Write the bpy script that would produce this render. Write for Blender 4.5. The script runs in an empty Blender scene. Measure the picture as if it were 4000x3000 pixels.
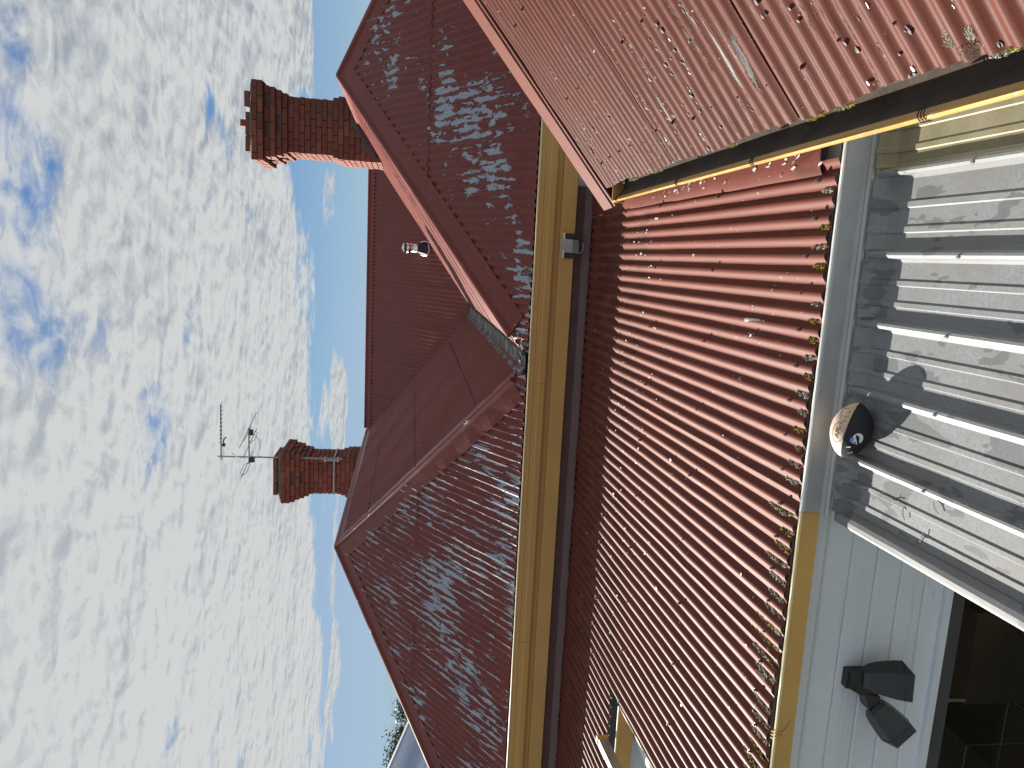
import bpy, bmesh, math, random
from mathutils import Vector, Matrix
random.seed(7)
scene = bpy.context.scene
COL = scene.collection
H = 4.2                      # eye height above the ground; geometry below is written relative to the eye
R_ = math.radians

# ------------------------------------------------------------------ camera
cd = bpy.data.cameras.new('camera'); cam = bpy.data.objects.new('camera', cd); COL.objects.link(cam)
P_, YAW, ROLL, FPX = .1386, .170, -.0273, 2851.0
up = Vector((0, 0, 1))
f0 = Vector((-math.sin(YAW), math.cos(YAW), 0)); r0 = Vector((math.cos(YAW), math.sin(YAW), 0))
fwd = f0*math.cos(P_) - up*math.sin(P_); dn = -up*math.cos(P_) - f0*math.sin(P_)
rt = r0*math.cos(ROLL) + dn*math.sin(ROLL); dn2 = -r0*math.sin(ROLL) + dn*math.cos(ROLL)
cam.matrix_world = Matrix((dn2, rt, -fwd)).transposed().to_4x4()   # the phone was held sideways: picture right is down
cam.location = (0, 0, H)
cd.sensor_width = 36; cd.lens = 36*FPX/4000; cd.clip_start = .05; cd.clip_end = 3000
scene.camera = cam
scene.render.resolution_x, scene.render.resolution_y = 1024, 768

# ------------------------------------------------------------------ sun, sky, exposure
SUN = Vector((-1.61, 1.43, 1.0)).normalized()       # direction towards the sun
sl = bpy.data.lights.new('sun', 'SUN'); so = bpy.data.objects.new('sun', sl); COL.objects.link(so)
sl.energy = 5.0; sl.angle = R_(.5); sl.color = (1, .93, .82)
so.rotation_euler = SUN.to_track_quat('Z', 'Y').to_euler()
so.location = (-20, 14, 20)
scene.view_settings.view_transform = 'Standard'; scene.view_settings.look = 'None'
scene.view_settings.exposure = 1.55; scene.view_settings.gamma = 1

w = bpy.data.worlds.new('World'); scene.world = w; w.use_nodes = True
nt = w.node_tree; nt.nodes.clear()

class NB:
    """small node-building helper"""
    def __init__(s, tree): s.t = tree
    def n(s, typ, **kw):
        o = s.t.nodes.new(typ)
        ins = kw.pop('i', {})
        for k, v in kw.items(): setattr(o, k, v)
        for k, v in ins.items():
            if isinstance(v, bpy.types.NodeSocket): s.t.links.new(v, o.inputs[k])
            else: o.inputs[k].default_value = v
        return o
    def m(s, op, a, b=0.0, c=0.0, clamp=False):
        o = s.t.nodes.new('ShaderNodeMath'); o.operation = op; o.use_clamp = clamp
        for k, v in enumerate((a, b, c)):
            if isinstance(v, bpy.types.NodeSocket): s.t.links.new(v, o.inputs[k])
            else: o.inputs[k].default_value = v
        return o.outputs[0]
    def noise(s, vec, scale, detail=5, rough=.55, dist=0.0):
        return s.n('ShaderNodeTexNoise', i={'Vector': vec, 'Scale': scale, 'Detail': detail, 'Roughness': rough, 'Distortion': dist}).outputs[0]
    def ss(s, x, a, b):
        return s.n('ShaderNodeMapRange', interpolation_type='SMOOTHSTEP', i={0: x, 1: a, 2: b, 3: 0., 4: 1.}).outputs[0]
    def lin(s, x, a, b, c=0., d=1.):
        return s.n('ShaderNodeMapRange', i={0: x, 1: a, 2: b, 3: c, 4: d}).outputs[0]
    def mix(s, f, a, b):
        o = s.t.nodes.new('ShaderNodeMix'); o.data_type = 'RGBA'
        for k, v in ((0, f), (6, a), (7, b)):
            if isinstance(v, bpy.types.NodeSocket): s.t.links.new(v, o.inputs[k])
            else: o.inputs[k].default_value = (v if k == 0 else (*v, 1) if len(v) == 3 else v)
        return o.outputs[2]
    def vmath(s, op, a, b):
        o = s.t.nodes.new('ShaderNodeVectorMath'); o.operation = op
        for k, v in enumerate((a, b)):
            if isinstance(v, bpy.types.NodeSocket): s.t.links.new(v, o.inputs[k])
            else: o.inputs[k].default_value = v
        return o.outputs[0]

b = NB(nt)
sky = b.n('ShaderNodeTexSky', sky_type='NISHITA', sun_disc=False, sun_elevation=math.asin(SUN.z),
          sun_rotation=math.atan2(SUN.x, SUN.y), altitude=100, air_density=1.0, dust_density=.3, ozone_density=3.0)
gen = b.n('ShaderNodeTexCoord').outputs['Generated']
sep = b.n('ShaderNodeSeparateXYZ', i={0: gen})
zc = b.m('MAXIMUM', sep.outputs[2], .03)
zc2 = b.m('ADD', zc, .05)                              # slight earth curvature of the cloud sheet
cx = b.m('DIVIDE', sep.outputs[0], zc2); cy = b.m('DIVIDE', sep.outputs[1], zc2)
cp = b.n('ShaderNodeCombineXYZ', i={0: cx, 1: cy, 2: 0.}).outputs[0]
cpw = b.vmath('ADD', cp, (8.8, 15.2, 0.))
big = b.noise(cpw, .55, 3, .5)
soft = b.noise(b.vmath('ADD', cpw, (9.1, 4.2, 0.)), .9, 4, .5, .3)
mid = b.noise(cpw, 2.3, 8, .6, .35)
mid2 = b.noise(b.vmath('ADD', cpw, (-.10, .07, 0.)), 2.3, 8, .6, .35)      # same field seen a little sunward: relief
fine = b.noise(cpw, 8.5, 8, .62, .5)
fine2 = b.noise(b.vmath('ADD', cpw, (-.035, .025, 0.)), 8.5, 8, .62, .5)
rad = b.n('ShaderNodeVectorMath', operation='LENGTH', i={0: cp}).outputs[1]
edge = b.lin(b.m('ADD', b.m('ADD', rad, b.m('MULTIPLY', b.m('MAXIMUM', cx, -1.2), .7)), b.m('ADD', b.m('MULTIPLY', b.m('SUBTRACT', soft, .5), 5.), b.m('MULTIPLY', b.m('SUBTRACT', mid, .5), 3.))), 5.4, 7.2, 0., -.7)
d = b.m('ADD', b.m('ADD', b.m('MULTIPLY', big, 1.6), -.17), b.m('MULTIPLY', mid, .62))
d = b.m('ADD', d, b.m('MULTIPLY', fine, .30))
d = b.m('ADD', d, edge)
cover = b.ss(d, .82, 1.02)
relief = b.m('ADD', b.m('MULTIPLY', b.m('SUBTRACT', fine, fine2), 2.7), b.m('MULTIPLY', b.m('SUBTRACT', mid, mid2), 2.2))
thick = b.ss(d, .98, 1.45)
shade = b.m('ADD', b.m('ADD', .72, b.m('MULTIPLY', thick, -.14)), b.m('ADD', relief, b.m('MULTIPLY', b.m('SUBTRACT', soft, .5), .95)), clamp=True)
sundot = b.n('ShaderNodeVectorMath', operation='DOT_PRODUCT', i={0: gen, 1: tuple(SUN)}).outputs[1]
glow = b.ss(sundot, .45, 1.0)
shade = b.m('ADD', shade, b.m('MULTIPLY', glow, .30))
cloudcol = b.mix(shade, (3.4, 3.85, 4.4), (6.4, 6.55, 6.55))
skysat = b.n('ShaderNodeHueSaturation', i={'Hue': .5, 'Saturation': 1.3, 'Value': .8, 'Color': sky.outputs[0]}).outputs[0]
skysat = b.vmath('MINIMUM', skysat, (4.2, 5.2, 6.4))
grad = b.mix(b.ss(sep.outputs[2], .0, .33), (3.7, 5.3, 6.9), (1.0, 2.6, 6.0))
skysat = b.mix(.72, skysat, grad)
allc = b.mix(cover, skysat, cloudcol)
bg = b.n('ShaderNodeBackground', i={'Color': allc, 'Strength': .0345})
wo = b.n('ShaderNodeOutputWorld', i={0: bg.outputs[0]})

# ------------------------------------------------------------------ materials
def mat(name, fn):
    m = bpy.data.materials.new(name); m.use_nodes = True
    t = m.node_tree; t.nodes.clear(); nb = NB(t)
    pr = nb.n('ShaderNodeBsdfPrincipled'); out = nb.n('ShaderNodeOutputMaterial', i={0: pr.outputs[0]})
    fn(nb, pr, out); return m
def setp(nb, pr, **kw):
    names = {'color': 'Base Color', 'rough': 'Roughness', 'metal': 'Metallic', 'spec': 'Specular IOR Level', 'normal': 'Normal'}
    for k, v in kw.items():
        s = pr.inputs[names[k]]
        if isinstance(v, bpy.types.NodeSocket): nb.t.links.new(v, s)
        else: s.default_value = (*v, 1) if k == 'color' else v
def bump(nb, h, strength=.3, dist=.01):
    return nb.n('ShaderNodeBump', i={'Strength': strength, 'Distance': dist, 'Height': h}).outputs[0]
def simple(name, col, rough=.5, metal=0., var=.15, scale=8., spec=.5, bstr=0.1):
    def fn(nb, pr, out):
        oc = nb.n('ShaderNodeTexCoord').outputs['Object']
        n1 = nb.noise(oc, scale, 6, .6); n2 = nb.noise(oc, scale*9, 4, .6)
        f = nb.m('ADD', nb.m('MULTIPLY', n1, .7), nb.m('MULTIPLY', n2, .3))
        c = nb.mix(nb.lin(f, .3, .7), tuple(x*(1-var) for x in col), tuple(min(1, x*(1+var)) for x in col))
        setp(nb, pr, color=c, rough=nb.lin(n1, .2, .8, max(.02, rough-.08), min(1, rough+.08)), metal=metal, spec=spec)
        if bstr: setp(nb, pr, normal=bump(nb, n2, bstr, .003))
    return mat(name, fn)

RED = (.155, .043, .037)
def roof_mat(name, base, peel_lo, su, sv, crest=.05, top_stain=None, seed=0., rough=.34, stripe=.0, eave_wear=None, metalcol=(.30, .335, .39), zone=1.0, rimw=.026):
    """painted corrugated iron; UV in metres (u across the ribs, v up the slope). peel_lo: lower = more bare metal"""
    def fn(nb, pr, out):
        uv = nb.n('ShaderNodeUVMap').outputs[0]
        s = nb.n('ShaderNodeSeparateXYZ', i={0: uv}); u, v = s.outputs[0], s.outputs[1]
        uvo = nb.vmath('ADD', uv, (seed, seed*.37, 0.))
        vec = nb.vmath('MULTIPLY', uvo, (su, sv, 1.))
        p1 = nb.noise(vec, 1.0, 7, .66, .5)
        zn = nb.noise(uvo, 1.15, 2, .5)
        ph = nb.m('COSINE', nb.m('MULTIPLY', u, 2*math.pi/.0757))
        pv = nb.m('ADD', nb.m('ADD', p1, nb.m('MULTIPLY', nb.m('SUBTRACT', zn, .5), zone)), nb.m('MULTIPLY', ph, crest))
        if eave_wear:
            pv = nb.m('ADD', pv, nb.m('MULTIPLY', nb.ss(v, eave_wear[0], eave_wear[1]), eave_wear[2]))
        peel = nb.ss(pv, peel_lo, peel_lo+.012)
        rim = nb.m('MULTIPLY', nb.ss(pv, peel_lo-rimw, peel_lo-rimw*.3), nb.m('SUBTRACT', 1., peel))
        rimn = nb.ss(nb.noise(uvo, 26., 3, .6), .42, .6)
        rim = nb.m('MULTIPLY', rim, rimn)
        fa = nb.noise(uvo, 3.1, 6, .62); fb = nb.noise(nb.vmath('MULTIPLY', uvo, (40., 4., 1.)), 1., 4, .6); fc = nb.noise(uvo, 130., 3, .6)
        k = nb.m('ADD', nb.m('ADD', nb.m('MULTIPLY', fa, .5), nb.m('MULTIPLY', fb, .3)), nb.m('MULTIPLY', fc, .2))
        paint = nb.mix(nb.lin(k, .33, .67), tuple(x*.80 for x in base), tuple(x*1.18 for x in base))
        dust = nb.ss(nb.noise(nb.vmath('MULTIPLY', uvo, (9., 2.2, 1.)), 1., 6, .65), .56, .78)
        paint = nb.mix(nb.m('MULTIPLY', dust, .3), paint, (base[0]*1.2+.02, base[1]*1.3+.02, base[2]*1.3+.02))
        rgh = nb.lin(k, .3, .7, rough-.07, rough+.12)
        if top_stain:
            a, c_, amt = top_stain
            ws = nb.noise(nb.vmath('MULTIPLY', uvo, (13., 3.2, 1.)), 1., 6, .62, .4)
            wz = nb.m('MULTIPLY', nb.ss(v, a, a+.18), nb.m('SUBTRACT', 1., nb.ss(v, c_-.12, c_)))
            wet = nb.m('MULTIPLY', nb.ss(nb.m('ADD', ws, nb.m('MULTIPLY', ph, -.09)), .47, .50), wz)
            paint = nb.mix(nb.m('MULTIPLY', wet, amt), paint, tuple(x*.42 for x in base))
        zinc = nb.mix(nb.lin(nb.noise(uvo, 55., 4, .6), .35, .65), tuple(x*.78 for x in metalcol), tuple(x*1.2 for x in metalcol))
        col = nb.mix(peel, paint, zinc); col = nb.mix(nb.m('MULTIPLY', rim, .85), col, (.030, .016, .014))  # dark rim: shadow of the curled paint edges, put into the colour
        spk = nb.ss(nb.noise(uvo, 36., 2, .5), .735, .75)
        col = nb.mix(nb.m('MULTIPLY', spk, .75), col, (.55, .53, .50))
        hgt = nb.m('ADD', nb.m('ADD', nb.m('MULTIPLY', peel, -1.2), nb.m('MULTIPLY', rim, .9)), nb.m('MULTIPLY', fa, .8))
        setp(nb, pr, color=col, rough=nb.m('ADD', rgh, nb.m('MULTIPLY', peel, .1)), spec=.12, normal=bump(nb, hgt, .6, .004))
    return mat(name, fn)

M = {}
M['roof_left'] = roof_mat('peeling_red_paint_worn', RED, .552, 26., 3.6, .06, seed=1.3, zone=.5)
M['roof_right'] = roof_mat('peeling_red_paint', RED, .612, 15., 5.0, .045, seed=15.7, zone=.85)
M['roof_far'] = roof_mat('faded_red_paint', tuple(x*.95 for x in RED), .86, 12., 2., .05, seed=8.2, zone=.3)
M['roof_low'] = roof_mat('red_paint_low_roof', (.118, .036, .027), .735, 30., 7., .03, top_stain=(1.9, 3.1, .55), seed=2.2, rough=.55, metalcol=(.36, .35, .33), zone=.55)
M['roof_side'] = roof_mat('red_paint_side_roof', (.084, .0235, .0165), .640, 34., 2.4, -.06, seed=9.7, rough=.52, metalcol=(.17, .17, .17), zone=.38, rimw=.06)
M['cap'] = roof_mat('red_paint_caps', (.158, .046, .039), .80, 9., 3.2, 0., seed=3.3, rough=.36, metalcol=(.40, .46, .56), zone=.75)
M['cap_worn'] = roof_mat('red_paint_caps_worn', (.158, .046, .039), .72, 11., 6.5, 0., seed=4.3, rough=.36, metalcol=(.40, .46, .56), zone=.7)
M['barge'] = simple('red_paint_barge', (.112, .036, .027), .55, 0, .07, 3., .12)
M['dark_flash'] = simple('dark_maroon_flashing', (.10, .055, .055), .45, 0, .2, 5.)
M['yellow'] = simple('mustard_paint', (.50, .305, .098), .42, 0, .07, 2.5)
def worn_lip(nb, pr, out):
    oc = nb.n('ShaderNodeTexCoord').outputs['Object']
    n1 = nb.noise(oc, 22., 6, .65); n2 = nb.noise(oc, 4., 4, .6)
    c = nb.mix(nb.lin(n2, .3, .7), (.36, .19, .04), (.46, .27, .075)); c = nb.mix(nb.ss(n1, .58, .63), c, (.40, .36, .26))
    setp(nb, pr, color=c, rough=.42)
M['yellow_lip'] = mat('worn_yellow_lip', worn_lip)
M['cream'] = simple('cream_lip', (.62, .52, .30), .45, 0, .1, 6.)
def gutter_in(nb, pr, out):
    oc = nb.n('ShaderNodeTexCoord').outputs['Object']
    n1 = nb.noise(oc, 7., 8, .68); n2 = nb.noise(oc, 45., 5, .6)
    c = nb.mix(nb.lin(n1, .3, .7), (.022, .016, .012), (.070, .050, .036)); c = nb.mix(nb.ss(n1, .60, .68), c, (.05, .055, .02))
    setp(nb, pr, color=c, rough=.75, normal=bump(nb, n2, .5, .004))
M['gutter_in'] = mat('mossy_gutter_inside', gutter_in)
M['dark_rubber'] = simple('dark_blue_grey_gutter', (.028, .032, .040), .4, 0, .3, 6.)
def galv(nb, pr, out):
    oc = nb.n('ShaderNodeTexCoord').outputs['Object']
    st = nb.vmath('MULTIPLY', oc, (1., .42, .4))
    sp = nb.n('ShaderNodeTexVoronoi', i={'Vector': oc, 'Scale': 170.}).outputs[1]
    spv = nb.n('ShaderNodeSeparateColor', i={0: sp}).outputs[0]
    wn = nb.noise(nb.vmath('ADD', st, (2.3, .7, 0)), 11., 3, .5, .15)
    wb = nb.noise(nb.vmath('ADD', st, (5.3, 1.7, 0)), 30., 2, .45)
    wet = nb.ss(nb.m('ADD', wn, nb.m('MULTIPLY', nb.m('SUBTRACT', wb, .5), .22)), .56, .571)
    drt = nb.noise(oc, 5., 7, .68)
    c = nb.mix(spv, (.142, .158, .174), (.195, .211, .226)); c = nb.mix(nb.lin(drt, .35, .7), c, (.15, .152, .152))
    c = nb.mix(nb.m('MULTIPLY', wet, .6), c, (.068, .076, .083))
    setp(nb, pr, color=c, rough=nb.lin(spv, 0, 1, .46, .58), metal=.05, spec=.3, normal=bump(nb, spv, .06, .002))
M['galv'] = mat('spangled_zinc_sheet', galv)
M['galv_yellowish'] = simple('yellowish_zinc_sheet', (.165, .150, .095), .5, .1, .22, 9.)  # yellower zinc tint, for the tray nearest the side wing
M['flash_grey'] = simple('grey_zinc_flashing', (.33, .345, .36), .48, .4, .12, 9.)
M['white_edge'] = simple('pale_edge', (.74, .74, .72), .5, .1, .08, 18.)
def boards(nb, pr, out):
    oc = nb.n('ShaderNodeTexCoord').outputs['Object']
    gr = nb.noise(nb.vmath('MULTIPLY', oc, (1.3, 9., 26.)), 2.2, 6, .6); st = nb.noise(oc, 2.4, 5, .6); fn_ = nb.noise(nb.vmath('MULTIPLY', oc, (6., 60., 160.)), 1., 3, .5)
    oi = nb.n('ShaderNodeObjectInfo').outputs['Random']
    c = nb.mix(nb.lin(st, .3, .7), (.60, .665, .73), (.70, .76, .82)); c = nb.mix(nb.m('MULTIPLY', nb.ss(gr, .56, .72), .35), c, (.46, .48, .49))
    c = nb.mix(nb.m('MULTIPLY', oi, .12), c, (.50, .52, .56))
    c = nb.mix(nb.m('MULTIPLY', nb.ss(fn_, .70, .76), .5), c, (.26, .26, .26))
    setp(nb, pr, color=c, rough=.5, normal=bump(nb, gr, .22, .002))
M['boards'] = mat('white_painted_boards', boards)
M['frame'] = simple('charcoal_window_frame', (.055, .060, .066), .38, 0, .15, 12.)
def glassf(nb, pr, out):
    tr = nb.n('ShaderNodeBsdfTransparent', i={0: (.55, .60, .60, 1)}); gl = nb.n('ShaderNodeBsdfGlossy', i={0: (1, 1, 1, 1), 'Roughness': .01})
    fr = nb.n('ShaderNodeFresnel', i={0: 1.5}); mx = nb.n('ShaderNodeMixShader', i={0: fr.outputs[0], 1: tr.outputs[0], 2: gl.outputs[0]})
    nb.t.links.new(mx.outputs[0], out.inputs[0])
M['glass'] = mat('window_glass', glassf)
def clearp(nb, pr, out):
    tr = nb.n('ShaderNodeBsdfTransparent', i={0: (.42, .40, .36, 1)}); gl = nb.n('ShaderNodeBsdfPrincipled', i={'Base Color': (.10, .10, .095, 1), 'Roughness': .2})
    mx = nb.n('ShaderNodeMixShader', i={0: .45, 1: tr.outputs[0], 2: gl.outputs[0]}); nb.t.links.new(mx.outputs[0], out.inputs[0])
M['clear'] = mat('smoky_clear_plastic', clearp)
def brickm(nb, pr, out):
    oi = nb.n('ShaderNodeObjectInfo').outputs['Random']; oc = nb.n('ShaderNodeTexCoord').outputs['Object']
    geo = nb.n('ShaderNodeNewGeometry').outputs[0]
    n1 = nb.noise(geo, 14., 6, .65); n2 = nb.noise(geo, 90., 4, .6); n3 = nb.noise(geo, 2.6, 4, .6)
    ramp = nb.n('ShaderNodeValToRGB', i={0: oi}); e = ramp.color_ramp.elements
    e[0].color = (.145, .054, .040, 1); e[1].color = (.23, .078, .055, 1)
    for p, c in ((.25, (.19, .065, .047, 1)), (.5, (.175, .064, .047, 1)), (.75, (.24, .092, .066, 1))):
        x = e.new(p); x.color = c
    c = nb.mix(nb.lin(n1, .35, .72, 0, .5), ramp.outputs[0], (.16, .072, .055)); c = nb.mix(nb.ss(n3, .58, .72), c, (.11, .072, .056))
    c = nb.mix(nb.m('MULTIPLY', nb.ss(n2, .66, .72), .4), c, (.35, .24, .2))
    setp(nb, pr, color=c, rough=.88, spec=.25, normal=bump(nb, nb.m('ADD', n1, nb.m('MULTIPLY', n2, .6)), .55, .006))
M['brick'] = mat('red_brick', brickm)
M['mortar'] = simple('dark_mortar', (.085, .068, .058), .9, 0, .3, 14.)
M['mortar_cap'] = simple('mossy_mortar', (.10, .10, .082), .9, 0, .35, 12.)
M['alu'] = simple('dull_aluminium', (.42, .42, .42), .42, .6, .15, 20.)
M['dark_metal'] = simple('dark_weathered_metal', (.06, .062, .066), .5, .3, .3, 15.)
M['chrome'] = simple('bright_metal', (.68, .68, .68), .14, 1., .04, 5., bstr=0)
M['black'] = simple('black_plastic', (.018, .020, .022), .38, 0, .2, 14.)
M['rubber'] = simple('black_rubber', (.012, .014, .015), .6, 0, .2, 14.)
M['silver_paint'] = simple('silver_trim', (.62, .63, .64), .3, .6, .1, 14.)
M['white'] = simple('white_plastic', (.72, .72, .70), .45, 0, .06, 12.)
M['orange'] = simple('orange_plastic', (.62, .30, .05), .5, 0, .1, 12.)
def valleym(nb, pr, out):
    oc = nb.n('ShaderNodeTexCoord').outputs['Object']
    n1 = nb.noise(oc, 7., 7, .7); n2 = nb.noise(oc, 28., 6, .7)
    c = nb.mix(nb.ss(n1, .42, .6), (.035, .033, .027), (.21, .215, .22)); c = nb.mix(nb.ss(n2, .52, .6), c, (.05, .046, .034))
    setp(nb, pr, color=c, rough=.7, normal=bump(nb, n2, .5, .006))
M['valley'] = mat('dirty_zinc_valley', valleym)
def mossm(nb, pr, out):
    oi = nb.n('ShaderNodeObjectInfo').outputs['Random']; geo = nb.n('ShaderNodeNewGeometry').outputs[0]
    n1 = nb.noise(geo, 120., 4, .65)
    a = nb.mix(nb.ss(oi, .42, .58), (.26, .20, .025), (.36, .36, .31)); c = nb.mix(nb.lin(n1, .36, .62), (.040, .038, .022), a)
    setp(nb, pr, color=c, rough=.95, spec=.15, normal=bump(nb, n1, .8, .004))
M['moss'] = mat('moss_and_lichen', mossm)
M['lichen'] = simple('grey_green_lichen', (.30, .30, .23), .95, 0, .6, 60., .15, .8)
M['neigh'] = simple('blue_grey_roof', (.18, .24, .36), .4, .1, .1, 3.)
M['neigh_white'] = simple('pale_blue_cap', (.50, .56, .62), .45, .1, .1, 3.)
M['wall_plain'] = simple('plain_render_wall', (.42, .40, .37), .8, 0, .1, 3.)
M['leaf'] = simple('grey_green_leaves', (.055, .070, .038), .6, 0, .45, 1.5)
M['bark'] = simple('bark', (.09, .07, .055), .9, 0, .3, 6.)
def groundm(nb, pr, out):
    oc = nb.n('ShaderNodeTexCoord').outputs['Object']
    n1 = nb.noise(oc, .12, 8, .65); n2 = nb.noise(oc, 5., 8, .7)
    c = nb.mix(nb.lin(n1, .4, .6), (.05, .065, .025), (.13, .11, .07)); c = nb.mix(nb.lin(n2, .35, .7), c, (.08, .08, .05))
    setp(nb, pr, color=c, rough=.95, spec=.2, normal=bump(nb, n2, .6, .03))
M['ground'] = mat('yard_ground', groundm)
M['wood'] = simple('dark_timber', (.095, .06, .038), .6, 0, .35, 5.)

# ------------------------------------------------------------------ object helpers
def empty(name, loc, label=None, cat=None, group=None):
    o = bpy.data.objects.new(name, None); COL.objects.link(o); o.location = (loc[0], loc[1], loc[2]+H); o.empty_display_size = .2
    tag(o, label, cat, group); return o
def tag(o, label=None, cat=None, group=None, kind=None):
    if label: o['label'] = label
    if cat: o['category'] = cat
    if group: o['group'] = group
    if kind: o['kind'] = kind
    return o
def rootoff(p):
    while p is not None and p.parent is not None: p = p.parent
    return Vector(p.location) if p is not None else Vector((0, 0, 0))
def mk(name, verts, faces, m, parent=None, smooth=False, uvs=None):
    off = rootoff(parent) - Vector((0, 0, H))
    me = bpy.data.meshes.new(name)
    base = off if parent else Vector(verts[0]) * 0
    me.from_pydata([tuple(Vector(v)-base) for v in verts], [], faces)
    if uvs is not None:
        ul = me.uv_layers.new(name='UVMap')
        for lp in me.loops: ul.data[lp.index].uv = uvs[lp.vertex_index]
    if m: me.materials.append(M[m] if isinstance(m, str) else m)
    if smooth:
        for p in me.polygons: p.use_smooth = True
    me.update()
    o = bpy.data.objects.new(name, me); COL.objects.link(o)
    if parent: o.parent = parent
    else: o.location = (0, 0, H)
    return o
class MB:
    def __init__(s): s.v = []; s.f = []
    def add(s, v, f):
        n = len(s.v); s.v += [Vector(x) for x in v]; s.f += [tuple(i+n for i in q) for q in f]; return s
    def box(s, a, c):
        x0, y0, z0 = a; x1, y1, z1 = c
        return s.add([(x0,y0,z0),(x1,y0,z0),(x1,y1,z0),(x0,y1,z0),(x0,y0,z1),(x1,y0,z1),(x1,y1,z1),(x0,y1,z1)],
                     [(0,3,2,1),(4,5,6,7),(0,1,5,4),(1,2,6,5),(2,3,7,6),(3,0,4,7)])
    def hexa(s, p):   # 8 corners, bottom loop then top loop
        return s.add(p, [(0,3,2,1),(4,5,6,7),(0,1,5,4),(1,2,6,5),(2,3,7,6),(3,0,4,7)])
    def tube(s, pts, r, seg=8, cap=True):
        pts = [Vector(p) for p in pts]; n0 = len(s.v); rings = []
        rs = r if isinstance(r, (list, tuple)) else [r]*len(pts)
        prev = None
        for i, p in enumerate(pts):
            t = (pts[min(i+1, len(pts)-1)] - pts[max(i-1, 0)]).normalized()
            a = prev if prev is not None else (Vector((0,0,1)) if abs(t.z) < .9 else Vector((1,0,0)))
            x = (a - t*a.dot(t)).normalized(); y = t.cross(x); prev = x
            rings.append([p + (x*math.cos(k*2*math.pi/seg) + y*math.sin(k*2*math.pi/seg))*rs[i] for k in range(seg)])
        for q in rings: s.v += q
        for i in range(len(pts)-1):
            for k in range(seg):
                k2 = (k+1) % seg
                s.f.append((n0+i*seg+k, n0+i*seg+k2, n0+(i+1)*seg+k2, n0+(i+1)*seg+k))
        if cap:
            s.f.append(tuple(n0+k for k in range(seg))[::-1]); s.f.append(tuple(n0+(len(pts)-1)*seg+k for k in range(seg)))
        return s
    def sweep(s, prof, p0, p1, ax, ay, n=1, closed=False, jit=0.):
        """profile of (a,b) points in axes ax, ay swept from p0 to p1"""
        p0, p1, ax, ay = map(Vector, (p0, p1, ax, ay)); n0 = len(s.v); L = len(prof)
        for i in range(n+1):
            c = p0.lerp(p1, i/n)
            for a, c2 in prof:
                j = random.uniform(-jit, jit) if jit else 0
                s.v.append(c + ax*a + ay*(c2+j))
        for i in range(n):
            for k in range(L if closed else L-1):
                k2 = (k+1) % L
                s.f.append((n0+i*L+k, n0+i*L+k2, n0+(i+1)*L+k2, n0+(i+1)*L+k))
        if closed:
            s.f.append(tuple(n0+k for k in range(L))[::-1]); s.f.append(tuple(n0+n*L+k for k in range(L)))
        return s
    def build(s, name, m, parent=None, smooth=False): return mk(name, s.v, s.f, m, parent, smooth)

def hash2(a, c): 
    x = math.sin(a*127.1+c*311.7)*43758.5453; return x-math.floor(x)
def vnoise(x, y):
    xi, yi = math.floor(x), math.floor(y); fx, fy = x-xi, y-yi; fx = fx*fx*(3-2*fx); fy = fy*fy*(3-2*fy)
    return (hash2(xi,yi)*(1-fx)+hash2(xi+1,yi)*fx)*(1-fy) + (hash2(xi,yi+1)*(1-fx)+hash2(xi+1,yi+1)*fx)*fy

PITCH = .0757; AMP = .0100
def sheet(name, O, A, U, s0, s1, vlo, vhi, m, parent, row=.3, phase=0., lift=0., lap=.004, seg=8, dent=.0015, off=0., lapdir=1):
    """one corrugated sheet; O origin, A across the ribs, U up the slope; vlo/vhi give its run at each s"""
    O, A, U = Vector(O), Vector(A).normalized(), Vector(U).normalized(); N = A.cross(U)
    if N.z < 0: N = -N
    n = max(2, int(round((s1-s0)/PITCH*seg)))
    ss = [s0+(s1-s0)*i/n for i in range(n+1)]
    vmax = max(vhi(s)-vlo(s) for s in ss); rows = max(2, int(vmax/row)+1)
    vs, uv, fs = [], [], []
    for i, s in enumerate(ss):
        a, c = vlo(s), vhi(s)
        if c < a: c = a
        for j in range(rows+1):
            v = a+(c-a)*j/rows
            q = (s-s0)/(s1-s0); q = q if lapdir > 0 else 1-q
            h = AMP*math.cos(2*math.pi*(s-phase)/PITCH) + lift + lap*q + off
            h += dent*(vnoise(s*5+11*off, v*4)-.5)*2 + dent*(vnoise(s*16, v*9+3)-.5)
            vs.append(O + A*s + U*v + N*h); uv.append((s, v))
    r1 = rows+1
    for i in range(n):
        for j in range(rows):
            q = (i*r1+j, (i+1)*r1+j, (i+1)*r1+j+1, i*r1+j+1)
            fs.append(q)
    fn = (vs[fs[0][1]]-vs[fs[0][0]]).cross(vs[fs[0][3]]-vs[fs[0][0]])
    if fn.dot(N) < 0: fs = [q[::-1] for q in fs]
    return mk(name, vs, fs, m, parent, True, uv)
def sheets(O, A, U, s0, s1, vlo, vhi, m, parent, laps=None, ov=.022, **kw):
    L = laps or [s0+.762*i for i in range(int((s1-s0)/.762)+2)]
    L = [x for x in L if s0 < x < s1]; L = [s0]+L+[s1]
    for a, c in zip(L[:-1], L[1:]):
        if c-a < .01: continue
        sheet('roof_sheet', O, A, U, max(s0, a-ov), min(s1, c+ov), vlo, vhi, m, parent, **kw)

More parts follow.
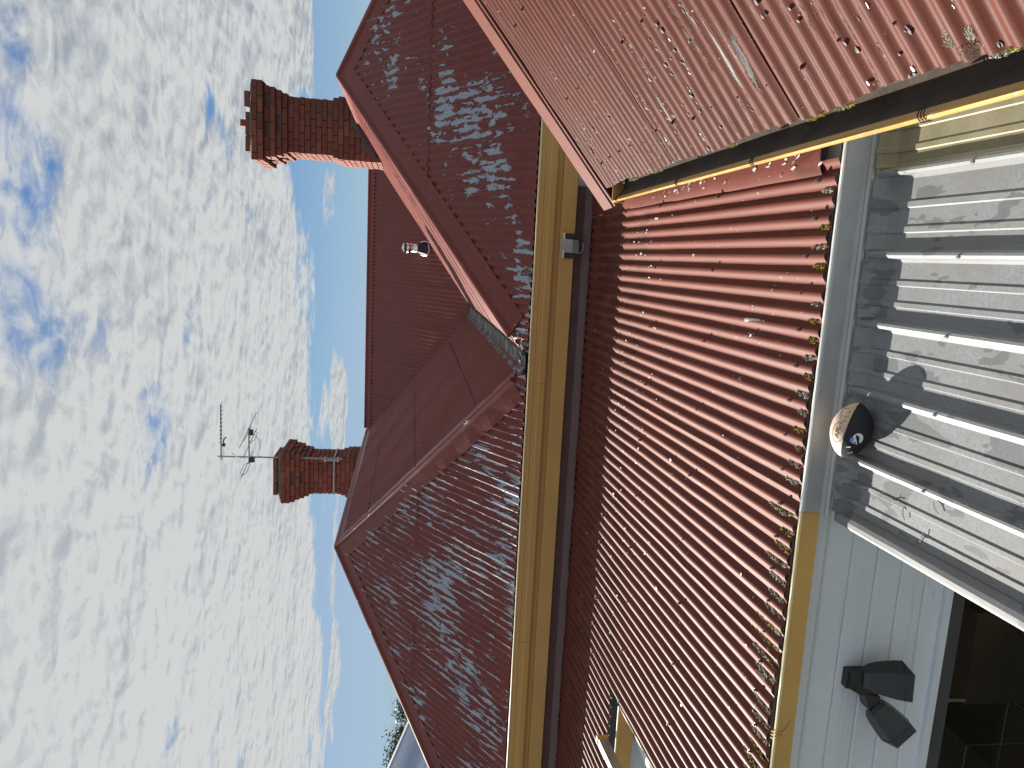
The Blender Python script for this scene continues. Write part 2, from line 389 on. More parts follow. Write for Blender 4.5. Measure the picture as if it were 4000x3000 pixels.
# ------------------------------------------------------------------ ground and distance
g = MB(); S = 1500
g.add([(-S, -S, -H), (S, -S, -H), (S, S, -H), (-S, S, -H)], [(0,1,2,3)])
tag(g.build('ground', 'ground'), kind='structure')
vs, fs = [], []
nx, ny = 40, 16
for i in range(nx+1):
    for j in range(ny+1):
        x = -220+440*i/nx; y = 110+180*j/ny
        e = math.sin(math.pi*min(1, j/ny))**1.2*math.sin(math.pi*i/nx)
        vs.append((x, y, -H-.5+e*(3.6+1.6*vnoise(i*.35, j*.4))))
for i in range(nx):
    for j in range(ny): fs.append((i*(ny+1)+j, (i+1)*(ny+1)+j, (i+1)*(ny+1)+j+1, i*(ny+1)+j+1))
tag(mk('hill', vs, fs, 'ground', None, True), kind='structure')

# ------------------------------------------------------------------ MAIN HOUSE
T = .673; CP = 1/math.sqrt(1+T*T); SP = T*CP
YC, ZC = 6.106, -.950
XL, WL = -.95, 2.65         # left hipped wing: right eave corner and half width
XR, WR = -.77, 2.70         # right hipped wing: left eave corner and half width
YF, WF = 12.19, 2.70        # rear cross roof: eave line and run
house = empty('house', (-1, 9, -H), 'old house with two hipped wings of peeling red corrugated iron', 'house')
UF = (0, CP, SP)
sec = 1/CP
# front faces (towards -Y): s = X
def tri_hi(x0, w): return lambda s: max(0., min(s-x0, x0+2*w-s))*sec
LAP_V = 1.55
def front(x0, wd, m, ph, lapL):
    hi = tri_hi(x0, wd)
    sheets((0, YC, ZC), (1,0,0), UF, x0, x0+2*wd, lambda s: -.05, lambda s: min(hi(s), LAP_V+.02), m, house, laps=lapL, phase=ph, dent=.003)
    sheets((0, YC, ZC), (1,0,0), UF, x0+LAP_V*CP, x0+2*wd-LAP_V*CP, lambda s: min(LAP_V-.06, hi(s)), hi, m, house, laps=[x+.3 for x in lapL], phase=ph, lift=.004, dent=.003)
front(XL-2*WL, WL, 'roof_left', .01, [XL-2*WL+.5+.757*k for k in range(8)])
front(XR, WR, 'roof_right', .03, [XR+.62+.757*k for k in range(8)])
# left wing right slope (towards +X): across = +Y, up = -X
sheets((XL, YC, ZC), (0,1,0), (-CP, 0, SP), 0, YF-YC+WL, lambda s: max(0, s-(YF-YC))*sec-.04, lambda s: min(WL, s)*sec, 'roof_far', house, dent=.002, lap=0., ov=0.)
# right wing left slope (towards -X)
sheets((XR, YC, ZC), (0,1,0), (CP, 0, SP), 0, YF-YC+WR, lambda s: max(0, s-(YF-YC))*sec, lambda s: min(WR, s)*sec, 'roof_far', house, dent=.002, lapdir=-1)
# hidden outer slopes of the wings
sheets((XL-2*WL, YC, ZC), (0,1,0), (CP, 0, SP), 0, 9.5, lambda s: 0, lambda s: min(WL, s)*sec, 'roof_far', house, laps=[4.75], seg=4)
sheets((XR+2*WR, YC, ZC), (0,1,0), (-CP, 0, SP), 0, 9.5, lambda s: 0, lambda s: min(WR, s)*sec, 'roof_far', house, laps=[4.75], seg=4)
# rear cross roof, front slope and back slope
def flo(s):
    return max(0., (XL-s) if s < XL else (s-XR) if s > XR else 0.)*sec
sheets((0, YF, ZC), (1,0,0), UF, XL-WL, XR+WR, lambda s: flo(s)-.03, lambda s: WF*sec, 'roof_far', house, phase=.02, dent=.002)
YRID = YF+WF; ZRID = ZC+WF*T
sheets((0, YRID+WF, ZC), (1,0,0), (0, -CP, SP), XL-WL-.3, XR+WR+.3, lambda s: 0, lambda s: WF*sec, 'roof_far', house, laps=[0.], seg=4)
APL = Vector((XL-WL, YC+WL, ZC+WL*T)); APR = Vector((XR+WR, YC+WR, ZC+WR*T))
def cap_strip(name, p0, p1, a1, a2, wd, m, roll=.028, wob=.004, up_=.012):
    """angled ridge or hip capping: two flanges and a rolled top"""
    p0, p1, a1, a2 = Vector(p0), Vector(p1), Vector(a1).normalized(), Vector(a2).normalized()
    t = (p1-p0).normalized(); nup = -(a1+a2); nup = (nup-t*nup.dot(t)).normalized()
    sd = t.cross(nup).normalized(); 
    if sd.dot(a1) < 0: sd = -sd
    n = max(2, int((p1-p0).length/.12)); vs, fs, uv = [], [], []
    n1 = t.cross(a1); n1 = n1 if n1.z > 0 else -n1; n2 = t.cross(a2); n2 = n2 if n2.z > 0 else -n2
    for i in range(n+1):
        c = p0.lerp(p1, i/n) + nup*.006; L = (p1-p0).length*i/n
        wv = wob*math.sin(i*1.9)+random.uniform(-wob, wob)*.6
        row = [c+a1*wd+n1*(up_*.5+wv)-n1*.012, c+a1*wd+n1*(up_*.5+wv), c+a1*(wd*.5)+n1*(up_+wv*.4), c+a1*roll*1.1+n1*up_]
        for k in range(5):
            an = math.pi*k/4; row.append(c+nup*(up_+.004)+sd*roll*math.cos(an)+nup*roll*math.sin(an)*.95)
        row += [c+a2*roll*1.1+n2*up_, c+a2*(wd*.5)+n2*(up_-wv*.4), c+a2*wd+n2*(up_*.5-wv), c+a2*wd+n2*(up_*.5-wv)-n2*.012]
        vs += row; uv += [(k*wd/6, L) for k in range(len(row))]
    Lr = len(row)
    for i in range(n):
        for k in range(Lr-1): fs.append((i*Lr+k, i*Lr+k+1, (i+1)*Lr+k+1, (i+1)*Lr+k))
    fs.append(tuple(range(Lr))); fs.append(tuple(n*Lr+k for k in range(Lr))[::-1])
    return mk(name, vs, fs, m, house, False, uv)
dF = Vector(UF)*-1                     # down the front faces
h = math.sqrt(.5)
def perp(d, t):  d, t = Vector(d), Vector(t).normalized(); return (d-t*d.dot(t)).normalized()
cL, cR = Vector((XL, YC, ZC)), Vector((XR, YC, ZC)); cLL = Vector((XL-2*WL, YC, ZC)); cRR = Vector((XR+2*WR, YC, ZC))
cap_strip('hip_cap', cL.lerp(APL, .03), APL, perp(dF, APL-cL), perp((CP,0,-SP), APL-cL), .20, 'cap_worn', wob=.003)
cap_strip('hip_cap', cLL, APL, perp(dF, APL-cLL), perp((-CP,0,-SP), APL-cLL), .19, 'cap_worn')
cap_strip('hip_cap', cR.lerp(APR, .05), APR, perp(dF, APR-cR), perp((-CP,0,-SP), APR-cR), .225, 'cap', wob=.003)
cap_strip('hip_cap', cRR, APR, perp(dF, APR-cRR), perp((CP,0,-SP), APR-cRR), .20, 'cap')
mL = Vector((APL.x, YRID-.05, APL.z)); mR = Vector((APR.x, YRID-.05, APR.z))
cap_strip('ridge_cap', APL, mL, (-CP,0,-SP), (CP,0,-SP), .13, 'cap', wob=.002)
cap_strip('ridge_cap', APR, mR, (-CP,0,-SP), (CP,0,-SP), .13, 'cap', wob=.002)
cap_strip('ridge_cap', (XL-WL+.05, YRID, ZRID), (XR+WR+.3, YRID, ZRID), (0,-CP,-SP), (0,CP,-SP), .17, 'cap', wob=.001)
# box gutter between the wings
mb = MB(); mb.sweep([(-.115,.028),(-.07,-.02),(.06,-.02),(.085,.006)], ((XL+XR)/2, YC-.03, ZC+.005), ((XL+XR)/2, YF+.25, ZC+.02), (1,0,0), (0,0,1), 30, jit=.001)
mb.build('box_gutter', 'valley', house, True)
# broken flashing mess where the box gutter meets the front gutter
mb = MB()
for k in range(16):
    x = XL+.02+k*.016+random.uniform(-.01,.01); z = ZC+.01+random.uniform(0,.03); y = YC-.06+random.uniform(-.02,.05); s = random.uniform(.012,.03)
    mb.add([(x-s,y,z),(x+s*.6,y-.02,z+random.uniform(-.01,.02)),(x+s,y+s,z+.012),(x-s*.5,y+s*1.3,z+.02)], [(0,1,2,3)])
tag(mb.build('torn_flashing', 'valley', house), kind='stuff')
# screws of the main roofs
def screws(pts, m, parent, r=.008, h_=.007, name='roof_screws'):
    mb = MB()
    for p, n in pts:
        p, n = Vector(p), Vector(n).normalized()
        mb.tube([p-n*.002, p+n*h_*.4], r*1.15, 8); mb.tube([p+n*h_*.4, p+n*h_*1.4], r*.65, 6)
    return tag(mb.build(name, m, parent), kind='stuff')
NF = Vector((0,-SP,CP)); pts = []
for (x0, wd, ph) in ((XL-2*WL, WL, .01), (XR, WR, .03)):
    for k in range(int(2*wd/PITCH)):
        s = math.ceil(x0/PITCH)*PITCH+ph+k*PITCH; hi = tri_hi(x0, wd)(s)
        for v in (.16, 1.02, 1.5, 2.4):
            if v < hi-.12 and (k % 3 == 0): pts.append((Vector((s, YC, ZC))+Vector(UF)*v+NF*(AMP+.004), NF))
screws(pts, 'dark_flash', house)
NR_ = Vector((SP,0,CP)); pts = []
for v in (.55, 1.55, 2.5):
    for k in range(0, 80, 2):
        s = k*PITCH
        if v < min(WL, s)*sec-.12 and v > max(0, s-(YF-YC))*sec+.1:
            pts.append((Vector((XL, YC+s, ZC))+Vector((-CP,0,SP))*v+NR_*(AMP+.003), NR_))
screws(pts, 'dark_flash', house, .009, .008)
pts = []
for v in (.9, 1.8, 2.7):
    for k in range(0, 75, 2):
        s = -3.4+.02+k*PITCH
        if v > flo(s)+.1 and s < XR+WR: pts.append((Vector((s, YF, ZC))+Vector(UF)*v+NF*(AMP+.003), NF))
screws(pts, 'dark_flash', house, .007)
# front gutter, fascia mouldings and flashing
GX0, GX1 = -9.0, 4.7
ZG = -.985
mb = MB(); mb.sweep([(-.008,-.004),(-.008,.006),(0,.010),(.008,.006),(.008,-.004)], (GX0,5.985,ZG), (GX1,5.985,ZG), (0,1,0), (0,0,1), 40, jit=.0012); mb.build('gutter_lip', 'cream', house)
for (xa, xb) in ((GX0, -3.38), (-3.376, -1.02), (-1.016, GX1)):
    mb = MB(); mb.sweep([(-.002,0),(-.003,-.04),(0,-.045),(0,-.085),(-.003,-.09),(0,-.140),(.105,-.142),(.105,-.005),(.095,-.005),(.095,-.13),(.008,-.128),(.006,0)], (xa,5.985,ZG-.002), (xb,5.985,ZG-.002), (0,1,0), (0,0,1), 1, True)
    mb.build('gutter', 'yellow', house)
mb = MB(); mb.sweep([(.055,-.138),(.055,-.196),(.028,-.204),(.028,-.212),(.020,-.218),(.020,-.322),(.036,-.330),(.125,-.330),(.125,-.145)], (GX0,5.985,ZG), (GX1,5.985,ZG), (0,1,0), (0,0,1), 24, True, jit=.001)
mb.build('fascia', 'yellow', house)
mb = MB(); mb.sweep([(.045,-.328),(.052,-.40),(.035,-.452),(.020,-.462)], (GX0,5.985,ZG), (.62,5.985,ZG), (0,1,0), (0,0,1), 120, jit=.004)
mb.build('apron_flashing', 'dark_flash', house)
mb = MB(); mb.box((GX0, 6.12, -H), (GX1, 6.25, -1.31)); mb.build('wall', 'boards', house)
mb = MB(); mb.box((GX0, 6.3, -H), (GX1, 17.3, -1.15)); mb.build('rear_wall', 'wall_plain', house)

# ------------------------------------------------------------------ chimneys
def brick_mesh(k):
    bm = bmesh.new(); bmesh.ops.create_cube(bm, size=1.0)
    for v in bm.verts: v.co += Vector((random.uniform(-.012,.012), random.uniform(-.03,.03), random.uniform(-.035,.035)))
    bmesh.ops.bevel(bm, geom=list(bm.edges), offset=.035, segments=1, affect='EDGES')
    me = bpy.data.meshes.new('brick'); bm.to_mesh(me); bm.free(); me.materials.append(M['brick']); return me
BR = [brick_mesh(k) for k in range(6)]
def chimney(name, label, cx, yfront, shaft, courses, ztop, lean, seed, side, mcap):
    """courses from the top down: (width, kind); bricks on the two visible faces are objects, the hidden faces one joined part"""
    rnd = random.Random(seed); cyc = yfront+shaft/2; root = empty(name, (cx, cyc, ztop-len(courses)*.0855), label, 'chimney', 'brick chimneys on the house')
    ro = root.location-Vector((0,0,H)); core = MB(); hid = MB(); z = ztop
    for i, (wd, kind) in enumerate(courses):
        z1 = z-.0855; hw = wd/2; dx = lean*(z-ztop)
        bx = cx+dx; core.box((bx-hw+.022, cyc-hw+.022, z1-.001), (bx+hw-.022, cyc+hw-.022, z+.0))
        even = i % 2
        # faces: front (-Y), visible side, hidden side, back
        for face in ('front', 'left', 'right', 'back'):
            L = wd if ((face in ('front','back')) == bool(even)) else wd-.22
            hdr = kind == 'header'
            n = max(2, int(round(L/(.118 if hdr else .238)))); bl = L/n
            offs = 0 if not (face in ('front','back')) == bool(even) else 0
            for k in range(n):
                c = -L/2+bl*(k+.5)
                if kind == 'dentil' and k % 2 == 1: inset = .05
                elif kind == 'broken' and rnd.random() < .45: continue
                else: inset = 0
                inset += rnd.uniform(-.004, .005)
                depth = .105; sz = Vector((bl-.011, depth, .0855-.011))
                if face == 'front': pos, rz = Vector((bx+c, cyc-hw+depth/2+inset, (z+z1)/2)), 0
                elif face == 'back': pos, rz = Vector((bx+c, cyc+hw-depth/2-inset, (z+z1)/2)), 0
                elif face == 'left': pos, rz = Vector((bx-hw+depth/2+inset, cyc+c, (z+z1)/2)), math.pi/2
                else: pos, rz = Vector((bx+hw-depth/2-inset, cyc+c, (z+z1)/2)), math.pi/2
                if face in ('front', side):
                    o = bpy.data.objects.new('brick', BR[rnd.randrange(6)]); COL.objects.link(o); o.parent = root
                    o.location = pos-ro; o.scale = sz; o.rotation_euler = (rnd.uniform(-.01,.01), rnd.uniform(-.008,.008), rz+rnd.uniform(-.012,.012))
                else:
                    s2 = sz/2 if rz == 0 else Vector((sz.y, sz.x, sz.z))/2
                    hid.box(pos-s2, pos+s2)
        z = z1
    core.build('mortar', 'mortar', root); tag(hid.build('hidden_bricks', 'brick', root), kind='stuff')
    for (z0, z1_, a0, a1) in mcap:
        mb = MB(); c0 = [(cx-a0,cyc-a0,z0),(cx+a0,cyc-a0,z0),(cx+a0,cyc+a0,z0),(cx-a0,cyc+a0,z0)]; n = 8
        vs, fs = [], []
        for zz, aa in ((z0, a0), ((z0+z1_)/2, (a0+a1)/2+.01), (z1_, a1)):
            for q in range(4*n):
                sd_, fr = divmod(q, n); fr /= n; e = [(-1,-1),(1,-1),(1,1),(-1,1),(-1,-1)]
                x = e[sd_][0]*(1-fr)+e[sd_+1][0]*fr; y = e[sd_][1]*(1-fr)+e[sd_+1][1]*fr; j = rnd.uniform(-.008,.008)
                vs.append((cx+x*(aa+j), cyc+y*(aa+j), zz+rnd.uniform(-.006,.006)))
        for r in range(2):
            for q in range(4*n): fs.append((r*4*n+q, r*4*n+(q+1)%(4*n), (r+1)*4*n+(q+1)%(4*n), (r+1)*4*n+q))
        fs.append(tuple(range(2*4*n, 3*4*n)))
        mk('mortar_cap', vs, fs, 'mortar_cap', root, True)
    return root
C1 = [(1.175,''),(1.175,''),(1.06,'dentil'),(1.04,''),(.97,'dentil'),(.91,'')]+[(.84,'')]*8+[(.90,'')]+[(.955,'')]*9
ch1 = chimney('brick_chimney', 'wide red brick chimney with a broken top course, its left face sunlit', 1.90, 12.20, .84, C1, 2.50, .012, 3, 'left', [(2.498, 2.548, .58, .45)])
def loose_bricks(root, items):
    ro = root.location-Vector((0,0,H))
    for (x, y, z, l, rz) in items:
        o = bpy.data.objects.new('brick', BR[random.randrange(6)]); COL.objects.link(o); o.parent = root
        o.location = Vector((x,y,z))-ro; o.scale = (l, .108, .075); o.rotation_euler = (0, 0, rz)
cz = 2.584
loose_bricks(ch1, [(1.90-.335,12.245,cz,.235,0),(1.90-.092,12.245,cz,.235,.015),(1.90+.085,12.25,cz-.004,.10,.03),(1.90+.325,12.245,cz+.010,.235,-.02),
    (1.90-.03,12.26,cz+.075,.10,.05),(1.90-.40,12.46,cz,.22,1.57),(1.90-.40,12.70,cz,.22,1.57),(1.90-.40,12.92,cz,.2,1.57),(1.90+.39,12.5,cz,.22,1.57),(1.90+.39,12.75,cz,.22,1.57),(1.90+.1,12.98,cz,.22,0),(1.90-.16,12.98,cz,.22,0)])
# painted flashing at the chimney foot
mb = MB()
mb.add([(1.90-.49,12.135,.60),(1.90+.2,12.135,.84),(1.90+.05,12.135,1.02),(1.90-.17,12.135,.86),(1.90-.28,12.135,.88),(1.90-.49,12.135,.66)],[(0,1,2,3,4,5)])
mb.build('foot_flashing', 'dark_flash', ch1)
C2 = [(1.02,''),(1.02,''),(.97,'dentil'),(.91,''),(.86,'dentil'),(.80,'')]+[(.72,'')]*7+[(.77,'')]+[(.82,'')]*7
ch2 = chimney('brick_chimney', 'narrower red brick chimney with the television aerial mast strapped to it', -4.32, 14.0, .72, C2, 2.40, 0, 9, 'right', [(2.40, 2.475, .49, .385)])
ro2 = ch2.location-Vector((0,0,H))
for k in range(3):
    loose_bricks(ch2, [(-4.32-.25+.25*k, 14.0, 2.515, .24, 0)])
    loose_bricks(ch2, [(-4.32+.325, 14.10+.25*k, 2.515, .24, 1.57), (-4.32-.325, 14.12+.25*k, 2.515, .24, 1.57), (-4.32-.25+.25*k, 14.66, 2.515, .24, 0)])
mb = MB(); mb.sweep([(-.006,-.012),(.006,-.012),(.006,.012),(-.006,.012)], (-4.32-.37,13.988,1.42), (-4.32+.372,13.988,1.42), (0,1,0), (0,0,1), 1, True)
mb.sweep([(-.006,-.012),(.006,-.012),(.006,.012),(-.006,.012)], (-4.32+.372,13.985,1.42), (-4.32+.372,14.72,1.42), (1,0,0), (0,0,1), 1, True)
mb.build('strap', 'alu', ch2)

# television aerial on the chimney
MX, MY = -3.955, 13.95
an = empty('tv_aerial', (MX, MY, 1.2), 'television aerial on a tall thin mast with two booms beside the chimney', 'aerial')
MB().tube([(MX,MY,1.26),(MX+.02,MY,3.56)], .017, 10).build('mast', 'alu', an)
mb = MB(); mb.tube([(MX-.035,MY+.01,1.32),(MX-.035,MY+.01,1.62)], .014, 8); mb.box((MX-.06,MY-.02,1.33),(MX+.03,MY+.03,1.36)); mb.box((MX-.06,MY-.02,1.57),(MX+.03,MY+.03,1.60)); mb.build('mast_bracket', 'alu', an)
MB().tube([(MX-.04,MY,3.50),(-2.915,MY-.06,3.475)], .011, 8).build('upper_boom', 'dark_metal', an)
mb = MB()
for k in range(10):
    x = -3.62+.078*k; q = (x+3.95)/1.04; z = 3.50-.025*q
    mb.tube([(x-.03,MY-.03-.10+.003*k,z),(x+.03,MY-.03+.10-.003*k,z)], .0045, 5)
mb.tube([(-3.70,MY-.03,3.46),(-3.60,MY-.03,3.44),(-3.55,MY-.02,3.40)], .012, 6)
mb.build('director_rods', 'dark_metal', an)
MB().box((-3.73,MY-.05,3.42),(-3.68,MY+.02,3.47)).build('connection_box', 'black', an)
ZB = 2.98
mb = MB(); mb.sweep([(-.012,-.012),(.012,-.012),(.012,.012),(-.012,.012)], (-4.06,MY-.03,ZB), (-3.36,MY-.05,ZB+.005), (0,1,0), (0,0,1), 1, True); mb.build('lower_boom', 'alu', an)
mb = MB(); mb.box((-4.03,MY-.06,ZB-.09),(-3.95,MY+.02,ZB+.01)); mb.build('boom_clamp', 'dark_metal', an)
MB().box((-3.50,MY-.07,ZB-.075),(-3.39,MY-.02,ZB-.01)).build('connection_box', 'black', an)
D_ = Vector((.22,1,0)).normalized()
def rod(c, half, o=0): return [Vector(c)-D_*half+Vector((0,0,o)), Vector(c)+D_*half+Vector((0,0,o))]
def element(c, h1, h2): return MB().tube([Vector(c)-D_*h1, Vector(c)+D_*h2], .006, 6)
for c, a, e in (((-3.37,MY-.05,ZB), .80, .72), ((-3.46,MY-.05,ZB+.02), .34, .30), ((-3.72,MY-.05,ZB+.01), .42, .78), ((-3.96,MY-.05,ZB-.01), .70, .32)):
    element(c, a, e).build('element_rod', 'dark_metal', an)
def loop(c, t0, t1):
    c = Vector(c); z = Vector((0,0,.055)); tm = (t0+t1)/2
    p = [c+D_*t0, c+D_*(t0+.08)+z, c+D_*(t1-.08)+z, c+D_*t1, c+D_*(t1-.08)-z, c+D_*(t0+.08)-z, c+D_*t0]
    return MB().tube(p, .005, 5)
loop((-3.72,MY-.05,ZB+.01), .18, .66).build('folded_dipole', 'dark_metal', an)
loop((-3.96,MY-.05,ZB-.01), -.62, -.16).build('folded_dipole', 'dark_metal', an)
cb = [Vector((-3.72,MY-.06,3.44)), Vector((-3.80,MY-.07,3.33)), Vector((-3.93,MY-.05,3.2)), Vector((-3.97,MY-.03,3.0)), Vector((-3.9,MY-.04,2.9))]
mb = MB(); mb.tube(cb, .004, 5); mb.tube([(-3.45,MY-.07,2.91),(-3.55,MY-.1,2.80),(-3.72,MY-.1,2.76),(-3.9,MY-.05,2.83),(-3.95,MY-.02,2.6),(-3.95,MY-.02,1.3),(-3.90,MY-.05,1.05),(-3.82,MY-.05,.95)], .004, 5)
mb.build('cable', 'black', an)

# flue on the rear roof
vx, vy = .12, 13.30; vz = ZC+(vy-YF)*T
fl = empty('flue_pipe', (vx, vy, vz), 'short shiny metal flue with a conical cap on the rear red roof', 'flue')
def lathe(name, prof, c, m, parent, seg=24, smooth=True):
    vs, fs = [], []
    for (r, z) in prof:
        for k in range(seg): a = 2*math.pi*k/seg; vs.append((c[0]+r*math.cos(a), c[1]+r*math.sin(a), c[2]+z))
    for i in range(len(prof)-1):
        for k in range(seg): k2 = (k+1)%seg; fs.append((i*seg+k, i*seg+k2, (i+1)*seg+k2, (i+1)*seg+k))
    return mk(name, vs, fs, m, parent, smooth)
lathe('pipe', [(.078,-.02),(.078,.34),(.066,.34)], (vx,vy,vz), 'chrome', fl)
lathe('collar_ring', [(.079,.225),(.086,.228),(.086,.236),(.079,.24)], (vx,vy,vz), 'chrome', fl)
lathe('upper_sleeve', [(.079,.265),(.092,.268),(.092,.318),(.079,.322)], (vx,vy,vz), 'chrome', fl)
lathe('throat', [(.058,.32),(.058,.372)], (vx,vy,vz), 'dark_metal', fl)
lathe('cap', [(.004,.418),(.05,.40),(.098,.372),(.094,.368),(.01,.37)], (vx,vy,vz), 'chrome', fl, smooth=False)
vs, fs = [], []; U_ = Vector(UF); n_ = NF; c0 = Vector((vx, vy, vz))
def boot(sc, hgt, m, nm, inner):
    vs, fs = [], []; ring = []
    for k in range(24):
        a = 2*math.pi*k/24; x = math.copysign(abs(math.cos(a))**.55, math.cos(a))*.112*sc; y = math.copysign(abs(math.sin(a))**.55, math.sin(a))*.125*sc
        vs.append(c0+Vector((x,0,0))+U_*y+n_*(.014+AMP*math.cos(2*math.pi*(vx+x-.02)/PITCH)))
    for k in range(24):
        a = 2*math.pi*k/24; vs.append(c0+Vector((inner*math.cos(a), inner*math.sin(a), hgt-.02*math.sin(a))))
    for k in range(24): fs.append((k, (k+1)%24, 24+(k+1)%24, 24+k))
    return mk(nm, vs, fs, m, fl, True)
boot(1.0, .12, 'rubber', 'rubber_boot', .08)
mb = MB(); rg = []
for k in range(25):
    a = 2*math.pi*k/24; x = math.copysign(abs(math.cos(a))**.55, math.cos(a))*.122; y = math.copysign(abs(math.sin(a))**.55, math.sin(a))*.135
    rg.append(c0+Vector((x,0,0))+U_*y+n_*(.016+AMP*math.cos(2*math.pi*(vx+x-.02)/PITCH)))
mb.tube(rg, .012, 6, False); mb.build('boot_rim', 'silver_paint', fl, True)

# solar lamp clipped under the gutter
sx, sz_ = .135, -1.275
sol = empty('gutter_lamp', (sx, 6.0, sz_), 'small smoky plastic lamp with ribbed grey lens clipped below the mustard gutter', 'lamp')
MB().box((sx-.100,5.985,sz_-.085),(sx+.100,5.993,sz_+.052)).build('backing_plate', 'clear', sol)
MB().box((sx-.100,5.978,sz_+.053),(sx+.105,5.999,sz_+.064)).build('white_edge', 'white', sol)
vs, fs = [], []
NR2 = 44
for i in range(NR2+1):
    x = sx-.055+.108*i/NR2; bulge = .010*math.sin(math.pi*i/NR2); rb = .0022*(i % 2)
    for (dy, dz) in ((.018, .086), (.004, .05), (0, .03), (-.010, -.01), (-.006, -.062), (.006, -.070)):
        vs.append((x+dz*.06, 5.975+dy-bulge-rb, sz_+dz))
for i in range(NR2):
    for k in range(5): fs.append((i*6+k, (i+1)*6+k, (i+1)*6+k+1, i*6+k+1))
mk('ribbed_lens', vs, fs, 'alu', sol)
MB().tube([(sx-.06,5.97,sz_-.068),(sx-.04,5.955,sz_-.092),(sx,5.95,sz_-.098),(sx+.03,5.955,sz_-.09)], .0016, 5).build('wire', 'silver_paint', sol)

# ------------------------------------------------------------------ LOW REAR EXTENSION
SLO = .0539; cs = 1/math.sqrt(1+SLO*SLO); US = (0, cs, SLO*cs)
YE, ZE = 2.757, -1.642
def zlow(y): return ZE+SLO*(y-YE)
ext = empty('lean_to', (-1.5, 4, -H), 'low lean-to with a gently sloping red corrugated roof below the mustard gutter', 'house')
XN = -3.04; YS2 = 4.74
PH = .4152; PHC = PH-PITCH/2
OL = (0, YE, ZE+AMP)
LX = [-.1307-.7535*k for k in range(-1, 12)][::-1]
topv = (6.06-YE)/cs
sheets(OL, (1,0,0), US, XN, .455, lambda s: .012*math.sin(s*9.1), lambda s: topv, 'roof_low', ext, laps=LX, phase=PHC, row=.2, dent=.003, lap=.008, lapdir=-1)
sheets(OL, (1,0,0), US, -9.0, XN, lambda s: (YS2-YE)/cs, lambda s: topv, 'roof_low', ext, laps=LX+[-.1307-.7535*k for k in range(12, 18)], phase=PHC, row=.2, dent=.003, lap=.008, lapdir=-1)
# flat side flashing next to the side wing
vs, fs, uv = [], [], []
for i in range(27):
    y = 2.86+(6.02-2.86)*i/26
    for k, x in enumerate((.405, .43, .47, .6, .72, .73)):
        z = zlow(y)+(.010, .024, .028, .026, .028, .13)[k]+.003*(vnoise(y*6, k*2.2)-.5)
        vs.append((x-.02*(1 if k < 2 else 0)*vnoise(y*4, 7), y, z)); uv.append((x, y))
for i in range(26):
    for k in range(5): fs.append((i*6+k, i*6+k+1, (i+1)*6+k+1, (i+1)*6+k))
mk('side_flashing', vs, fs, 'roof_low', ext, True, uv)
# screws
pts = []; NL = Vector((0,-SLO,1)).normalized()
for (y, st) in ((2.87, 2), (3.75, 5), (4.55, 5), (5.2, 3), (5.5, 6)):
    for k in range(0, 46):
        if k % st == 0:
            x = PHC-k*PITCH; pts.append((Vector((x, y+random.uniform(-.02,.02), zlow(y)+2*AMP+.004)), NL))
screws(pts, 'dark_flash', ext, .0085, .009)
# paint flakes lying on and curling from the iron
def flakes(name, parent, m, gen, n, smin, smax, curl=.5, spread=.6):
    mb = MB()
    for _ in range(n):
        r = gen()
        if r is None: continue
        p, nn, al = r; p, nn = Vector(p), Vector(nn).normalized(); al = Vector(al)
        al = (al-nn*al.dot(nn)).normalized(); sd = nn.cross(al); s = random.uniform(smin, smax); a = random.uniform(-spread, spread)
        d1 = al*math.cos(a)+sd*math.sin(a); d2 = nn.cross(d1); w_ = s*random.uniform(.25,.6)
        l = [p-d1*s-d2*w_*random.uniform(.3,1), p-d1*s*.2-d2*w_, p+d1*s*random.uniform(.5,1)-d2*w_*.4, p+d1*s*.8+d2*w_*random.uniform(.2,.9)+nn*s*curl*random.uniform(0,1), p+d2*w_*.9+nn*s*curl*random.uniform(.1,.7), p-d1*s*.7+d2*w_*random.uniform(.4,1)+nn*s*curl*random.uniform(0,.5)]
        l = [q+nn*.002 for q in l]
        mb.add(l, [(0,1,4,5),(1,2,3,4)])
    return tag(mb.build(name, m, parent), kind='stuff')
def g_low():
    x = PHC-PITCH*random.randint(1, 40)+random.gauss(0, .010); y = 5.1-abs(random.gauss(0, .45))
    if random.random() < .25: y = random.uniform(2.9, 5)
    return (x, y, zlow(y)+2*AMP*.93+.003), (0,0,1), (0,1,0)
flakes('paint_flakes', ext, 'white_edge', g_low, 150, .004, .016, .4)
def g_flash():
    y = random.choice([3.1, 3.25, 3.9, 4.1, 4.35])+random.gauss(0,.09); x = random.uniform(.42,.56); return (x, y, zlow(y)+.028), (0,0,1), (0,1,0)
flakes('flashing_flakes', ext, 'white_edge', g_flash, 90, .006, .02, .7)
# moss and lichen clumps at the sheet ends
def clump_mesh(seed, n=150, ks=1.):
    rnd = random.Random(seed); mb = MB()
    for _ in range(n):
        t = rnd.uniform(-1, 1); a = rnd.uniform(0, 2*math.pi); r = rnd.random()**.6*(1-t*t*.6)
        x, y = r*math.cos(a)*.5, t; z = (1-r*r)*.35*rnd.uniform(.4, 1.1); s = rnd.uniform(.09, .2)*ks
        q = [Vector((x+s*rnd.uniform(-1,1), y+s*rnd.uniform(-1,1), z+s*rnd.uniform(-.6,.7))) for _ in range(4)]
        mb.add(q, [(0,1,2),(0,2,3),(0,3,1),(1,3,2)])
    me = bpy.data.meshes.new('moss'); me.from_pydata([tuple(v) for v in mb.v], [], mb.f); me.materials.append(M['moss']); return me
CM = [clump_mesh(k) for k in range(5)]
LCH = clump_mesh(77, 700, .35)
eo = ext.location-Vector((0,0,H))
